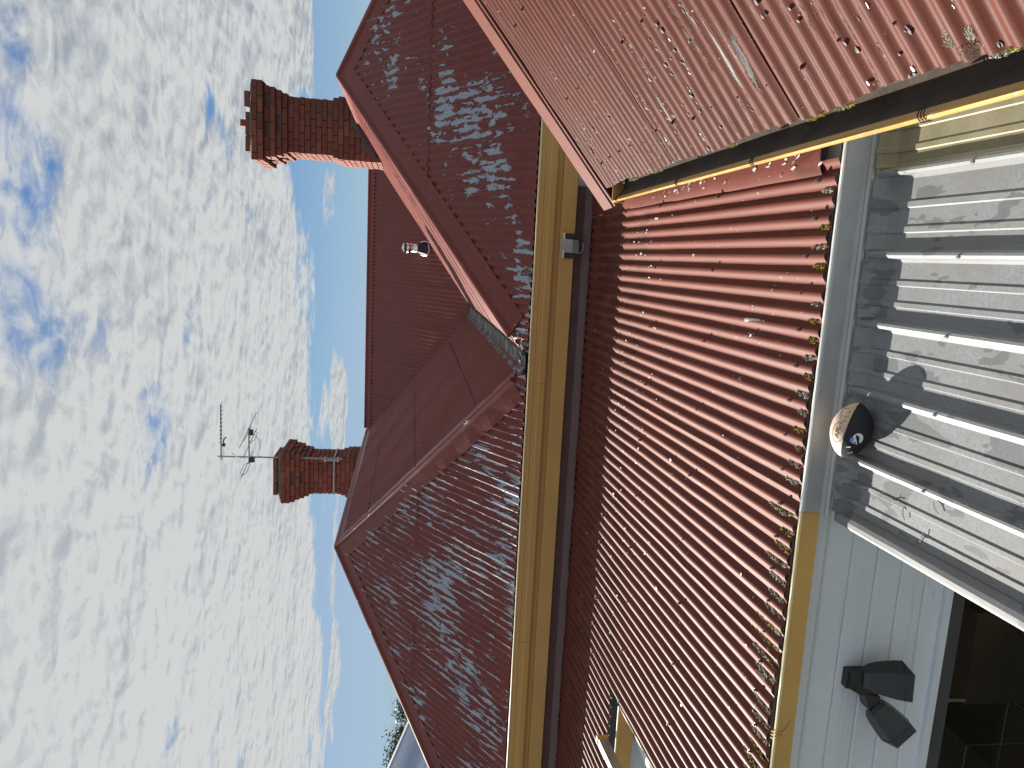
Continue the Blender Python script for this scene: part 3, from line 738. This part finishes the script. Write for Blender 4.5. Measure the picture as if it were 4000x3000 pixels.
for k in range(0, 40):
    x = PH-k*PITCH; big_ = (k > 17); 
    if random.random() < .12: continue
    ln = random.uniform(.02, .045)*(1.5 if big_ else 1)
    for rep in range(2 if big_ and random.random() < .7 else 1):
        y = YE+.015+ln*1.1+rep*.055
        o = bpy.data.objects.new('moss_clump', CM[random.randrange(5)]); COL.objects.link(o); o.parent = ext
        o.location = Vector((x+random.uniform(-.006,.006), y, zlow(y)+.004))-eo; o.scale = (.028*random.uniform(.8,1.3), ln*1.15, .034); o.rotation_euler = (0,0,random.uniform(-.15,.15))
for (x, y, sx_, sy_) in ((-1.02, 2.90, .05, .06), (-1.09, 2.81, .035, .05), (-1.20, 2.86, .03, .07), (-1.35, 2.84, .026, .06), (-1.72,2.86,.03,.06), (-1.95,2.84,.03,.06)):
    o = bpy.data.objects.new('lichen_clump', CM[random.randrange(5)]); COL.objects.link(o); o.parent = ext
    o.location = Vector((x, y, zlow(y)))-eo; o.scale = (sx_, sy_, .03)
# front gutter of the lean-to (mustard), window wall
def gutter_run(p0, p1, out, m_face, m_lip, parent, wd=.10, dp=.085, m_in='gutter_in', back=0.):
    """open gutter: p0..p1 is the lip line, out points away from the roof"""
    o = Vector(out); z = (0,0,1)
    mb = MB(); mb.sweep([(0,-.004),(-back,-dp),(-wd,-dp),(-wd,-dp+.004),(-back-.005,-dp+.004),(-.005,-.004)], p0, p1, o, z, 1, True); mb.build('gutter', m_face, parent)
    mb = MB(); mb.sweep([(-.0055,-.006),(-back-.0065,-dp+.006),(-wd,-dp+.006),(-wd,-.045)], p0, p1, o, z, 1); mb.build('gutter_inside', m_in, parent)
    mb = MB(); mb.sweep([(-.009,-.005),(-.010,.003),(-.003,.007),(.004,.004),(.005,-.005)], p0, p1, o, z, 30, True, jit=.0008); mb.build('gutter_lip', m_lip, parent)
LY, LZ = 2.712, -1.624
gutter_run((-3.2,LY,LZ-.014), (-.972,LY,LZ), (0,-1,0), 'yellow', 'cream', ext)
gutter_run((-.970,LY+.001,LZ), (.75,LY+.001,LZ), (0,-1,0), 'flash_grey', 'white_edge', ext, m_in='rubber')
mb = MB()
for k in range(3): mb.tube([(-1.98-.016*k, LY+.012, LZ-.02), (-1.98-.016*k, LY+.004, LZ+.010), (-1.98-.016*k, LY-.012, LZ+.004), (-1.98-.016*k, LY-.010, LZ-.03)], .003, 6)
mb.tube([(-1.99,LY-.008,LZ-.03),(-1.96,LY-.010,LZ-.06),(-1.93,LY-.006,LZ-.066)], .004, 6); mb.build('gutter_clip', 'yellow', ext)
# weatherboards
WY = 2.83; BH = .126; nb_ = 0; z = -1.700
WX0, WX1, WZ0, WZ1 = -3.0, -1.02, -3.45, -2.458
while z > -H:
    for (xa, xb) in ([(-3.4, .70)] if z-BH > WZ1-.001 or z < WZ0 else [(WX1+.05, .70), (-3.4, WX0-.05)]):
        zb = z-BH
        if zb < WZ1 < z and xb > 0 and xa > -3: pass
        prof = [(.004,-.0015),(-.004,-.005),(-.009,-.010),(-.009,-BH+.005),(-.004,-BH+.002),(.012,-BH+.0015),(.012,-.0015)]
        mb = MB(); mb.sweep(prof, (xa, WY, z), (xb, WY, z), (0,1,0), (0,0,1), 1, True); mb.build('weatherboard', 'boards', ext)
    z -= BH
MB().box((-3.4, WY+.013, -H), (WX0-.05, WY+.10, -1.68)).build('wall', 'wall_plain', ext)
MB().box((WX1+.05, WY+.013, -H), (.70, WY+.10, -1.68)).build('wall', 'wall_plain', ext)
MB().box((WX0-.05, WY+.013, WZ1+.03), (WX1+.05, WY+.10, -1.68)).build('wall', 'wall_plain', ext)
MB().box((-3.42, 2.9, -H), (-3.38, 4.7, -1.70)).build('end_wall', 'boards', ext)
MB().box((-9, 4.78, -H), (-3.42, 4.86, -1.62)).build('side_wall', 'boards', ext)
# window
mb = MB(); mb.box((WX0-.05, WY-.030, WZ1-.006), (WX1+.05, WY-.010, WZ1+.030)); mb.build('window_trim', 'boards', ext)
wf = MB().box((WX0, WY-.022, WZ1-.075), (WX1, WY+.05, WZ1-.007)).build('window_frame', 'frame', ext)
for (a, c) in (((WX0, WY-.022, WZ0), (WX0+.06, WY+.05, WZ1-.076)), ((WX1-.06, WY-.022, WZ0), (WX1, WY+.05, WZ1-.076)), ((WX0+.061, WY-.02, WZ0), (WX1-.061, WY+.05, WZ0+.06))):
    MB().box(a, c).build('window_frame', 'frame', ext)
mb = MB(); mb.add([(WX0+.06, WY+.02, WZ0+.06), (WX1-.06, WY+.02, WZ0+.06), (WX1-.06, WY+.02, WZ1-.075), (WX0+.06, WY+.02, WZ1-.075)], [(0,1,2,3)]); mb.build('window_pane', 'glass', ext)
mb = MB(); mb.box((-3.36, WY+.11, -H+.02), (.5, 4.6, -H+.05)); mb.build('room_floor', 'wood', ext)
mb = MB(); mb.box((-3.36, 4.55, -H+.05), (.5, 4.6, -1.75)); mb.build('room_wall', 'wood', ext)
# things inside the dark room
tk = empty('glass_tank', (-2.7, 3.3, -H+.05), 'empty glass tank with pale edges seen through the dark window', 'tank')
mb = MB()
ex = [(-2.78,2.98),(-2.30,2.98),(-2.30,3.35),(-2.78,3.35)]
for k in range(4):
    (x0,y0),(x1,y1) = ex[k], ex[(k+1)%4]
    for z in (-2.83,-3.4): mb.tube([(x0,y0,z),(x1,y1,z)], .003, 5)
    mb.tube([(x0,y0,-3.4),(x0,y0,-2.83)], .003, 5)
mb.build('edge_strips', 'alu', tk); MB().box((-2.80,2.96,-H+.051),(-2.28,3.40,-3.41)).build('stand', 'wood', tk)
MB().tube([(-2.02, 2.95, -2.62), (-2.02, 2.94, -2.74)], .008, 8).build('reflection_rod', 'cream', ext)  # added pale rod, stands in for a reflection in the pane
tb = MB().box((-2.12,3.05,-H+.051),(-1.62,3.5,-2.84)).build('timber_cabinet', 'wood'); tag(tb, 'low brown timber cabinet inside the dark window', 'cabinet')

# twin security light on the weatherboards
lx_, lz_ = -1.79, -2.02
lt = empty('security_light', (lx_, WY-.03, lz_), 'black twin-head security light fixed to the white weatherboards above the window', 'light')
mb = MB(); mb.box((lx_-.04,WY-.05,lz_-.055),(lx_+.045,WY-.0095,lz_+.035)); mb.build('wall_plate', 'black', lt)
mb = MB(); mb.hexa([(lx_-.035,WY-.125,lz_-.06),(lx_+.05,WY-.125,lz_-.05),(lx_+.05,WY-.052,lz_-.06),(lx_-.035,WY-.052,lz_-.06),(lx_-.030,WY-.115,lz_+.01),(lx_+.048,WY-.115,lz_+.015),(lx_+.05,WY-.052,lz_+.03),(lx_-.035,WY-.052,lz_+.03)]); mb.build('centre_block', 'black', lt)
def head(back, axis, sidev, wb, hb, wf_, hf, L, name):
    b_, ax, sd = Vector(back), Vector(axis).normalized(), Vector(sidev); sd = (sd-ax*sd.dot(ax)).normalized(); u_ = sd.cross(ax)
    if u_.y > 0: u_ = -u_
    vs, fs = [], []; prof = ((0, wb*.75, hb*.7), (.12, wb, hb), (.35, wb+(wf_-wb)*.45, hb+(hf-hb)*.45), (.8, wf_*.97, hf*.97), (1, wf_, hf))
    for t, a, c in prof:
        p = b_+ax*L*t
        for (i, j) in ((-1,-1),(-.75,1),(.75,1),(1,-1)): vs.append(p+sd*a*.5*i+u_*c*.5*j + (ax*.03 if (t == 1 and j > 0) else Vector((0,0,0))))
    for r in range(4):
        for k in range(4): fs.append((r*4+k, r*4+(k+1)%4, (r+1)*4+(k+1)%4, (r+1)*4+k))
    fs.append((3,2,1,0))
    o = mk(name, vs, fs, 'black', lt)
    e = b_+ax*(L*.93); q = [e+sd*wf_*.46*i+u_*hf*.44*j for (i, j) in ((-1,-1),(-.75,1),(.75,1),(1,-1))]
    mk('lens', q, [(0,1,2,3)], 'silver_paint', o)
    mk('rim', [b_+ax*(L*.99)+sd*wf_*.5*i*k+u_*hf*.5*j*k for k in (1.03, .9) for (i, j) in ((-1,-1),(-.75,1),(.75,1),(1,-1))], [(0,1,5,4),(1,2,6,5),(2,3,7,6),(3,0,4,7)], 'black', o)
    return o
head((lx_+.05,WY-.11,lz_+.005), (.03,-.35,-.94), (1,0,-.12), .105, .06, .165, .085, .165, 'lamp_head')
head((lx_-.085,WY-.115,lz_-.065), (-.62,-.50,-.60), (.62,0,-.78), .105, .075, .15, .10, .135, 'lamp_head')
mb = MB(); mb.hexa([(lx_-.115,WY-.14,lz_-.085),(lx_-.03,WY-.135,lz_-.075),(lx_-.03,WY-.07,lz_-.075),(lx_-.115,WY-.07,lz_-.085),(lx_-.10,WY-.13,lz_-.035),(lx_-.025,WY-.12,lz_-.01),(lx_-.02,WY-.06,lz_-.01),(lx_-.10,WY-.06,lz_-.035)]); mb.build('sensor_arm', 'black', lt)
MB().tube([(lx_-.105,WY-.145,lz_-.075),(lx_-.105,WY-.152,lz_-.077)], .009, 10).build('screw', 'silver_paint', lt)

# short-eave gutters round the notch
gutter_run((-9.0,4.625,zlow(4.66)-.012), (XN-.085,4.625,zlow(4.66)-.012), (0,-1,0), 'yellow', 'cream', ext, .115, .12, 'dark_rubber')
gutter_run((XN-.085,4.62,zlow(4.66)-.014), (XN-.085,2.70,zlow(2.75)-.014), (-1,0,0), 'yellow', 'cream', ext, .10, .06, 'dark_rubber')
# ladder leaning in the notch
ld = empty('ladder', (-3.62, 3.55, -H), 'aluminium ladder with orange caps leaning against the short gutter', 'ladder')
def chan(p0, p1, wd, dp, sx_):
    p0, p1 = Vector(p0), Vector(p1); t = (p1-p0).normalized(); x = Vector((1,0,0)); y = t.cross(x).normalized()
    return MB().sweep([(-wd,-dp),(wd,-dp),(wd,-dp+.006),(-wd+.006,-dp+.006),(-wd+.006,dp-.006),(wd,dp-.006),(wd,dp),(-wd,dp)] if sx_ > 0 else
                      [(wd,-dp),(-wd,-dp),(-wd,-dp+.006),(wd-.006,-dp+.006),(wd-.006,dp-.006),(-wd,dp-.006),(-wd,dp),(wd,dp)], p0, p1, x, y, 1, True)
top = Vector((-3.42, 4.30, -1.47)); bot = Vector((-3.42, 3.55, -H)); 
for dx, sgn in ((0, -1), (-.42, 1)):
    s_ = chan(bot+Vector((dx,0,0)), top+Vector((dx,0,0)), .018, .042, sgn).build('stile', 'alu', ld)
    a = top+Vector((dx,0,-.01)); c = Vector((top.x+dx, 4.66, -1.46))
    chan(a, c, .022, .036, sgn).build('top_hook', 'alu', ld)
    MB().box((c.x-.026, c.y-.004, c.z-.042), (c.x+.026, c.y+.03, c.z+.042)).build('end_cap', 'orange', ld)
for k in range(9):
    t = .08+.105*k; p = bot.lerp(top, t); MB().tube([p+Vector((-.42,0,0)), p], .015, 8).build('rung', 'alu', ld)

# ------------------------------------------------------------------ SIDE WING (right): roof rising to the right
side = empty('side_wing', (2.5, 2.5, -H), 'side wing with sunlit salmon corrugated roof sloping down to a narrow yellow-lipped gutter', 'house')
RP = .8129; rc = 1/math.sqrt(1+RP*RP); UR = (rc, 0, RP*rc)
TX, TZ = .52, -1.29
NRr = Vector((-RP*rc, 0, rc))
OR = Vector((TX, 0, TZ))-NRr*AMP
sheets(OR, (0,1,0), UR, -.9, 5.06, lambda s: .008*math.sin(s*7.3), lambda s: 3.6, 'roof_side', side, laps=[.22, 1.36, 2.505, 3.69, 4.83], phase=.02, row=.25, dent=.004, lap=.007, lapdir=-1)
sheets((TX+7.2*rc, 0, TZ), (0,1,0), (-rc, 0, RP*rc), -.9, 5.06, lambda s: 0, lambda s: 3.6, 'roof_side', side, laps=[2.], seg=4)
# barge capping at the far end
p0 = Vector((TX, 5.03, TZ))-Vector(UR)*.14; p1 = Vector((TX, 5.03, TZ))+Vector(UR)*3.6
mb = MB(); mb.sweep([(0,.004),(.004,.014),(.022,.020),(.028,.030),(.190,.052),(.200,.045),(.200,-.13),(.192,-.13),(.192,.0)], p0, p1, (0,1,0), NRr, 26, jit=.0012); mb.build('barge_cap', 'barge', side)
MB().sweep([(.03,.016),(.185,.042),(.185,-.12),(.03,-.12)], p0+Vector(UR)*.004, p0+Vector(UR)*.02, (0,1,0), NRr, 1, True).build('barge_end', 'cream', side)
# gutter along the eave
gx, gz = .425, -1.335
gutter_run((gx, -.9, gz), (gx, 4.98, gz), (-1,0,0), 'yellow', 'yellow_lip', side, .15, .075, back=.085)
MB().box((gx-.004, 4.981, gz-.078), (gx+.15, 4.99, gz+.006)).build('gutter_end', 'yellow_lip', side)
def clip(y):
    mb = MB()
    for k in range(3):
        yy = y+.012*k
        mb.tube([(gx+.03,yy+.02,gz-.006),(gx+.012,yy+.006,gz+.010),(gx,yy,gz+.010),(gx-.008,yy,gz+.002),(gx-.006,yy,gz-.012)], .0018, 5)
    mb.build('wire_clip', 'rubber', side)
for y in (1.86, 2.86, 3.72, 4.86): clip(y)
# moss under the sheet ends
so_ = side.location-Vector((0,0,H))
for k in range(24):
    y = random.choice([1.2, 1.45, 2.3, 3.1, 3.9, 4.4])+random.gauss(0, .16)
    o = bpy.data.objects.new('moss_clump', CM[random.randrange(5)]); COL.objects.link(o); o.parent = side
    o.location = Vector((TX-.003, y, TZ-.020+random.uniform(-.008,.004)))-so_; o.scale = (.016, random.uniform(.015,.045), .02)
o = bpy.data.objects.new('lichen_clump', bpy.data.meshes.new_from_object(bpy.data.objects.new('t', LCH))); o.data.materials.clear(); o.data.materials.append(M['lichen']); COL.objects.link(o); o.parent = side
pc = Vector((TX, 1.675, TZ))+Vector(UR)*.055; o.location = pc-so_+NRr*-.012; o.scale = (.06, .036, .02); o.rotation_euler = (0, -math.atan(RP), 0)
o2 = o.copy(); COL.objects.link(o2); o2.location = pc-so_+NRr*-.01+Vector((-.02,-.01,-.015)); o2.rotation_euler = (0, -math.atan(RP), 2.0)
o3 = o.copy(); COL.objects.link(o3); o3.location = pc-so_+NRr*-.012+Vector((.015,.012,.012)); o3.rotation_euler = (0, -math.atan(RP), 1.1)
pts = []
for (v, st, ph) in ((.17, 3, 0), (.62, 4, 1), (1.12, 4, 2), (1.9, 5, 0)):
    for k in range(int(5.9/PITCH)):
        if k % st == ph % st:
            y = -.9+k*PITCH; y = round((y-.02)/PITCH)*PITCH+.02
            if y < 4.98: pts.append((Vector((TX,y,TZ))+Vector(UR)*(v+random.uniform(-.02,.02))+NRr*.003, NRr))
screws(pts, 'barge', side, .0065, .005)
CL = [(random.randint(10, 66), abs(random.gauss(0, .55)) if random.random() < .7 else random.uniform(.3, 1.7), random.uniform(.03, .22)) for _ in range(120)]
def g_side():
    k, v0, ln = random.choice(CL); y = .02+PITCH*(k+.32)+random.gauss(0, .006)-.2; v = max(.01, v0+random.uniform(-ln, ln))
    hgt = AMP*math.cos(2*math.pi*(y-.02)/PITCH)-AMP+.003
    return Vector((TX,y,TZ))+Vector(UR)*v+NRr*hgt, NRr, Vector(UR)
flakes('paint_flakes', side, 'rubber', g_side, 420, .004, .013, .35, .2)
flakes('pale_flakes', side, 'flash_grey', g_side, 70, .004, .010, .2, .2)
MB().box((.74, -.9, -H), (6.4, 4.9, -1.36)).build('wall', 'boards', side)

# ------------------------------------------------------------------ GALVANISED PORCH ROOF
por = empty('porch_roof', (-.2, 1.5, -H), 'grey galvanised porch roof of wide trays with upstanding ribs', 'roof')
GS = .055; YG0 = 2.640; ZG0 = -1.762
def zg(y): return ZG0+GS*(y-YG0)
ribsx = [.66, .392, .093, -.168, -.434, -.702, -.955]
RH, RW = .032, .013
for a, c in zip(ribsx[:-1], ribsx[1:]):
    # one tray: rib, pan with two shallow flutes, next rib foot
    x0, x1 = a, c+.0; wv = x0-x1
    last = (c == ribsx[-1])
    prof = [(x0+.003, RH-.002), (x0-RW*.5, RH), (x0-RW*1.3, RH-.005), (x0-RW*1.6, .004), (x0-RW*2.4, 0), (x0-wv*.36, 0), (x0-wv*.375, .005), (x0-wv*.44, .005), (x0-wv*.455, 0), (x0-wv*.66, 0), (x0-wv*.675, .005), (x0-wv*.74, .005), (x0-wv*.755, 0), (x1+RW*2.2, 0), (x1+RW*1.3, .004), (x1+RW*.8, RH-.006), (x1+RW*.4, RH-.002)]
    rows = [YG0, YG0-.012, YG0-.05, YG0-.09]+[YG0-.09-.12*k for k in range(1, 16)]
    vs, fs, Lp = [], [], len(prof)
    for i, y in enumerate(rows):
        for (px, pz) in prof:
            up_ = .05*max(0, 1-(YG0-y)/.07)**2 if pz < .02 else .006*max(0, 1-(YG0-y)/.05)
            vs.append((px, y, zg(y)+pz+up_+.0012*(vnoise(px*20, y*9)-.5)))
    for i in range(len(rows)-1):
        for k in range(Lp-1): fs.append((i*Lp+k, i*Lp+k+1, (i+1)*Lp+k+1, (i+1)*Lp+k))
    mk('roof_tray', vs, fs, 'galv_yellowish' if a > .5 else 'galv', por, False)
# vertical grey flashing between the gutter and the trays
mb = MB(); mb.sweep([(.0,.0),(-.008,-.004),(-.010,-.008),(-.014,-.075),(-.030,-.083),(-.040,-.081),(-.050,-.088),(-.052,-.098),(-.046,-.100)], (-.968, LY, LZ), (.75, LY, LZ), (0,1,0), (0,0,1), 8, jit=.0008); mb.build('apron_flashing', 'flash_grey', por)
# left barge flashing
xe = -.955
mb = MB(); mb.sweep([(.030,.003),(.012,RH-.002),(-.004,RH+.004),(-.022,RH+.003),(-.030,RH-.002),(-.031,RH-.016),(-.026,RH-.016)], (xe, YG0, zg(YG0)), (xe, .75, zg(.75)), (1,0,0), (0,0,1), 12, jit=.0006); mb.build('barge_flashing', 'galv', por)
mb = MB(); mb.sweep([(-.032,RH-.004),(-.034,RH-.028),(-.029,RH-.028),(-.029,RH-.004)], (xe, YG0-.01, zg(YG0)), (xe, .75, zg(.75)), (1,0,0), (0,0,1), 1, True); mb.build('barge_edge', 'white_edge', por)
MB().box((xe-.02, .8, zg(.8)-.12), (.65, .88, zg(.8)-.012)).build('front_beam', 'boards', por)
MB().box((xe, .8, -H), (xe+.09, .89, zg(.8)-.12)).build('post', 'boards', por)
pts = [(Vector((x-.012, y, zg(y)+RH)), (0,0,1)) for x in ribsx[1:-1] for y in (2.2, 1.3)]
screws(pts, 'alu', por, .006, .005)
# twigs on the trays
for (x, y, a) in ((-.83, 2.30, .4), (-.80, 2.35, 1.9), (-.76, 2.16, .9), (-.88, 2.20, -.3)):
    mb = MB(); d1 = Vector((math.cos(a), math.sin(a), 0)); p = Vector((x, y, zg(y)+.008)); mb.tube([p-d1*.022, p+Vector((0,0,.004)), p+d1*.02+Vector((.004,0,0))], .0016, 5); mb.tube([p, p+Vector((d1.y,-d1.x,0))*.014+Vector((0,0,.003))], .001, 4)
    tag(mb.build('twig', 'lichen'), 'tiny pale twig lying on the lowest galvanised tray', 'twig', 'twigs on the galvanised trays')

# football lodged at the top of a tray
bc = Vector((-.583, 2.552, -1.693)); ba, bb = .114, .074
ball = empty('football', bc-Vector((0,0,bb)), 'weathered half cream half black football lodged on the galvanised roof', 'ball')
ax = Vector((.93, -.13, -.09)).normalized(); nrm = Vector((.0, .72, .69)); nrm = (nrm-ax*nrm.dot(ax)).normalized(); ay = nrm.cross(ax)   # ay points to the viewer side
if ay.y > 0: ay = -ay
def ballp(t, ph, r=1.0):
    q = t/1.565; x = ba*q; rr = bb*max(0., 1-q*q)**.66
    return bc + ax*x + (nrm*math.sin(ph)+ay*math.cos(ph))*rr*r
def ball_part(name, ph0, ph1, m):
    vs, fs = [], []; nt_, np_ = 28, 18
    for i in range(nt_+1):
        t = -1.565+3.13*i/nt_
        for j in range(np_+1): vs.append(ballp(t, ph0+(ph1-ph0)*j/np_))
    for i in range(nt_):
        for j in range(np_): fs.append((i*(np_+1)+j, i*(np_+1)+j+1, (i+1)*(np_+1)+j+1, (i+1)*(np_+1)+j))
    return mk(name, vs, fs, m, ball, True)
def creamf(nb, pr, out):
    oc = nb.n('ShaderNodeTexCoord').outputs['Object']
    vo = nb.n('ShaderNodeTexVoronoi', feature='DISTANCE_TO_EDGE', i={'Vector': nb.vmath('ADD', oc, (3.1, 0, 0)), 'Scale': 62.}).outputs[0]
    n1 = nb.noise(oc, 11., 6, .65); n2 = nb.noise(oc, 60., 4, .6)
    c = nb.mix(nb.lin(n2, .3, .7), (.46, .33, .23), (.60, .47, .34)); c = nb.mix(nb.ss(n1, .54, .58), c, (.72, .71, .68))
    c = nb.mix(nb.m('MULTIPLY', nb.m('SUBTRACT', 1., nb.ss(vo, .01, .05)), .7), c, (.10, .06, .035))
    setp(nb, pr, color=c, rough=.7, normal=bump(nb, nb.ss(vo, .0, .06), .5, .002))
M['ball_cream'] = mat('cracked_cream_skin', creamf)
M['ball_black'] = simple('black_ball_skin', (.020, .022, .024), .75, 0, .25, 20., .2)
M['badge_tan'] = simple('badge_tan', (.46, .36, .29), .6, 0, .1, 40.)
M['badge_brown'] = simple('badge_brown', (.085, .05, .035), .6, 0, .2, 40.)
M['badge_white'] = simple('badge_white', (.62, .64, .66), .5, 0, .08, 40.)
M['badge_blue'] = simple('badge_blue', (.10, .22, .55), .5, 0, .1, 40.)
ball_part('cream_half', .06, math.pi+.25, 'ball_cream'); ball_part('black_half', math.pi+.25, 2*math.pi+.06, 'ball_black')
def decal(name, pts2, t0, p0_, sc, m, parent, lift, faces=None, rot=0.):
    """flat shape given in (x along the ball, y up the picture) metres, wrapped on the skin"""
    vs = []
    for (x, y) in pts2:
        xr, yr = x*math.cos(rot)-y*math.sin(rot), x*math.sin(rot)+y*math.cos(rot)
        t = t0+xr*sc/ba*1.565; vs.append(ballp(t, p0_+yr*sc/(bb*max(.3, 1-(t/1.565)**2)), 1+lift))
    return mk(name, vs, faces or [tuple(range(len(pts2)))], m, parent)
def ell(a, c, n=28, x0=0, y0=0): return [(x0+a*math.cos(2*math.pi*k/n), y0+c*math.sin(2*math.pi*k/n)) for k in range(n)]
def fan(name, pts2, *args, **kw):
    n = len(pts2); cx_ = sum(p[0] for p in pts2)/n; cy_ = sum(p[1] for p in pts2)/n
    rings = [(cx_, cy_)]+[(cx_+(x-cx_)*.5, cy_+(y-cy_)*.5) for x, y in pts2]+list(pts2)
    fs = [(0, 1+k, 1+(k+1)%n) for k in range(n)]+[(1+k, 1+n+k, 1+n+(k+1)%n, 1+(k+1)%n) for k in range(n)]
    return decal(name, rings, *args, faces=fs, **kw)
PB = .46
bd = fan('league_badge', ell(.046, .026), -.10, PB, 1, 'badge_tan', ball, .012)
ring = [(a*math.cos(2*math.pi*k/28), c*math.sin(2*math.pi*k/28)) for (a, c) in ((.041, .0225), (.0385, .0205)) for k in range(28)]
decal('badge_ring', ring, -.10, PB, 1, 'badge_brown', bd, .020, faces=[(k, (k+1)%28, 28+(k+1)%28, 28+k) for k in range(28) if k not in range(18, 26)])
fc = bpy.data.curves.new('lettering', 'FONT'); fc.body = 'AFL'; fc.size = .026; fc.align_x = 'CENTER'; fc.offset = .0007; fc.shear = .1
fo = bpy.data.objects.new('lettering', fc); COL.objects.link(fo); dg = bpy.context.evaluated_depsgraph_get(); me_ = bpy.data.meshes.new_from_object(fo.evaluated_get(dg))
bm = bmesh.new(); bm.from_mesh(me_); bmesh.ops.triangulate(bm, faces=bm.faces); bmesh.ops.subdivide_edges(bm, edges=bm.edges, cuts=2, use_grid_fill=True); bm.verts.ensure_lookup_table()
lv = [(v.co.x*1.15, v.co.y-.009) for v in bm.verts]; lf = [tuple(v.index for v in f.verts) for f in bm.faces]; bm.free()
bpy.data.objects.remove(fo); bpy.data.curves.remove(fc)
decal('lettering', lv, -.10, PB, 1, 'badge_brown', bd, .022, faces=lf)
cb_ = fan('club_badge', ell(.023, .020), -.12, -.62, 1, 'badge_white', ball, .012)
decal('badge_mark', [(-.036,-.012),(-.02,-.004),(-.004,.004),(.010,.012),(.016,.006),(.006,-.004),(-.006,-.006),(-.016,-.012)], -.12, -.62, 1, 'badge_brown' if False else 'ball_black', cb_, .020)
decal('badge_mark', [(-.030,-.004),(-.014,.004),(-.012,.010),(-.026,.003)], -.12, -.62, 1, 'ball_black', cb_, .020)
decal('badge_patch', [(-.022,.012),(-.016,.024),(-.002,.026),(.004,.016),(-.008,.012)], -.12, -.62, 1, 'badge_blue', cb_, .022)
decal('price_tag', [(-.016,-.007),(.016,-.007),(.016,.007),(-.016,.007)], -.86, -.42, 1, 'badge_white', ball, .02, rot=.5)

# ------------------------------------------------------------------ neighbours, trees, wires
ng = empty('neighbour_house', (-17, 18, -H), 'neighbouring house with a blue-grey corrugated roof and pale edge', 'house')
A0 = Vector((-15.29, 22.0, -.24)); dn_ = Vector((-.936, 0, .351))
ups = dn_.normalized()
def nsheets(y0, y1):
    k = 0; y = y0
    while y < y1:
        sheet('roof_sheet', A0-Vector((0,22,0)), (0,1,0), ups, y, min(y1, y+1.6), lambda s: -3.5, lambda s: 4.2, 'neigh', ng, row=2., seg=4, dent=.002); y += 1.6
nsheets(12., 21.9)
nn = Vector((.351,0,.936))
mb = MB(); mb.sweep([(-.10,.012),(-.10,.05),(.10,.05),(.10,-.15)], A0-ups*3.5, A0+ups*4.2, (0,1,0), nn, 1); mb.build('barge_cap', 'neigh_white', ng)
ridge = A0+ups*4.2
MB().box((ridge.x-7, 12.2, -H), (A0.x+2.9, 21.8, -1.45)).build('wall', 'wall_plain', ng)
sheet('roof_sheet', ridge-Vector((0,22,0)), (0,1,0), (-.936,0,-.351), 12., 21.9, lambda s: 0, lambda s: 7., 'neigh', ng, row=3., seg=3)
def tree(x, y, hgt, rad_, label, seed):
    rnd = random.Random(seed); zb = -H-.2
    root = empty('tree', (x, y, zb), label, 'tree', 'trees beyond the neighbouring house')
    mb = MB(); mb.tube([(x,y,zb),(x+.2,y,zb+hgt*.35),(x+.1,y+.1,zb+hgt*.75)], [.28,.2,.08], 8)
    for k in range(6):
        a = rnd.uniform(0,6.28); z0 = zb+hgt*rnd.uniform(.3,.6); mb.tube([(x+.12,y,z0),(x+math.cos(a)*rad_*.6,y+math.sin(a)*rad_*.6,z0+hgt*.25)], [.1,.03], 6)
    mb.build('trunk', 'bark', root)
    mb = MB(); cl = [(rnd.gauss(0,.45)*rad_, rnd.gauss(0,.45)*rad_, hgt*rnd.uniform(.42,1.0), rnd.uniform(.25,.55)*rad_*.6) for _ in range(26)]
    for _ in range(5200):
        c = rnd.choice(cl); p = Vector((x+c[0]+rnd.gauss(0,c[3]*.55), y+c[1]+rnd.gauss(0,c[3]*.55), zb+c[2]*.98+rnd.gauss(0,c[3]*.45)-.2)); s = rnd.uniform(.08,.2)
        v = [p+Vector((rnd.uniform(-s,s),rnd.uniform(-s,s),rnd.uniform(-s,s))) for _ in range(3)]; mb.add(v, [(0,1,2)])
    mb.build('crown', 'leaf', root)
for k, (rx, y, top_, rad_, lb) in enumerate(((-.672,62.,.004,2.4,'small grey-green tree beside the ridge of the red roof'), (-.712,60.,.012,3.0,'rounded grey-green tree directly behind the blue-grey roof edge'), (-.738,66.,.017,3.0,'taller grey-green tree rising behind the blue-grey roof'), (-.80,64.,.02,3.4,'broad grey-green tree behind the upper end of the blue-grey roof'))):
    tree(rx*y, y, top_*y+H+.2, rad_, lb, 40+k)
for k in range(3):
    z0 = -.15-.28*k
    o = MB().tube([(-50, 45, z0+.25), (-40, 45, z0), (-28, 45, z0-.15), (-16, 45, z0-.05), (-4, 45, z0+.3)], .025, 5).build('overhead_wire', 'alu')
    tag(o, 'thin pale overhead wire strung in front of the distant trees', 'wire', 'overhead wires before the trees')
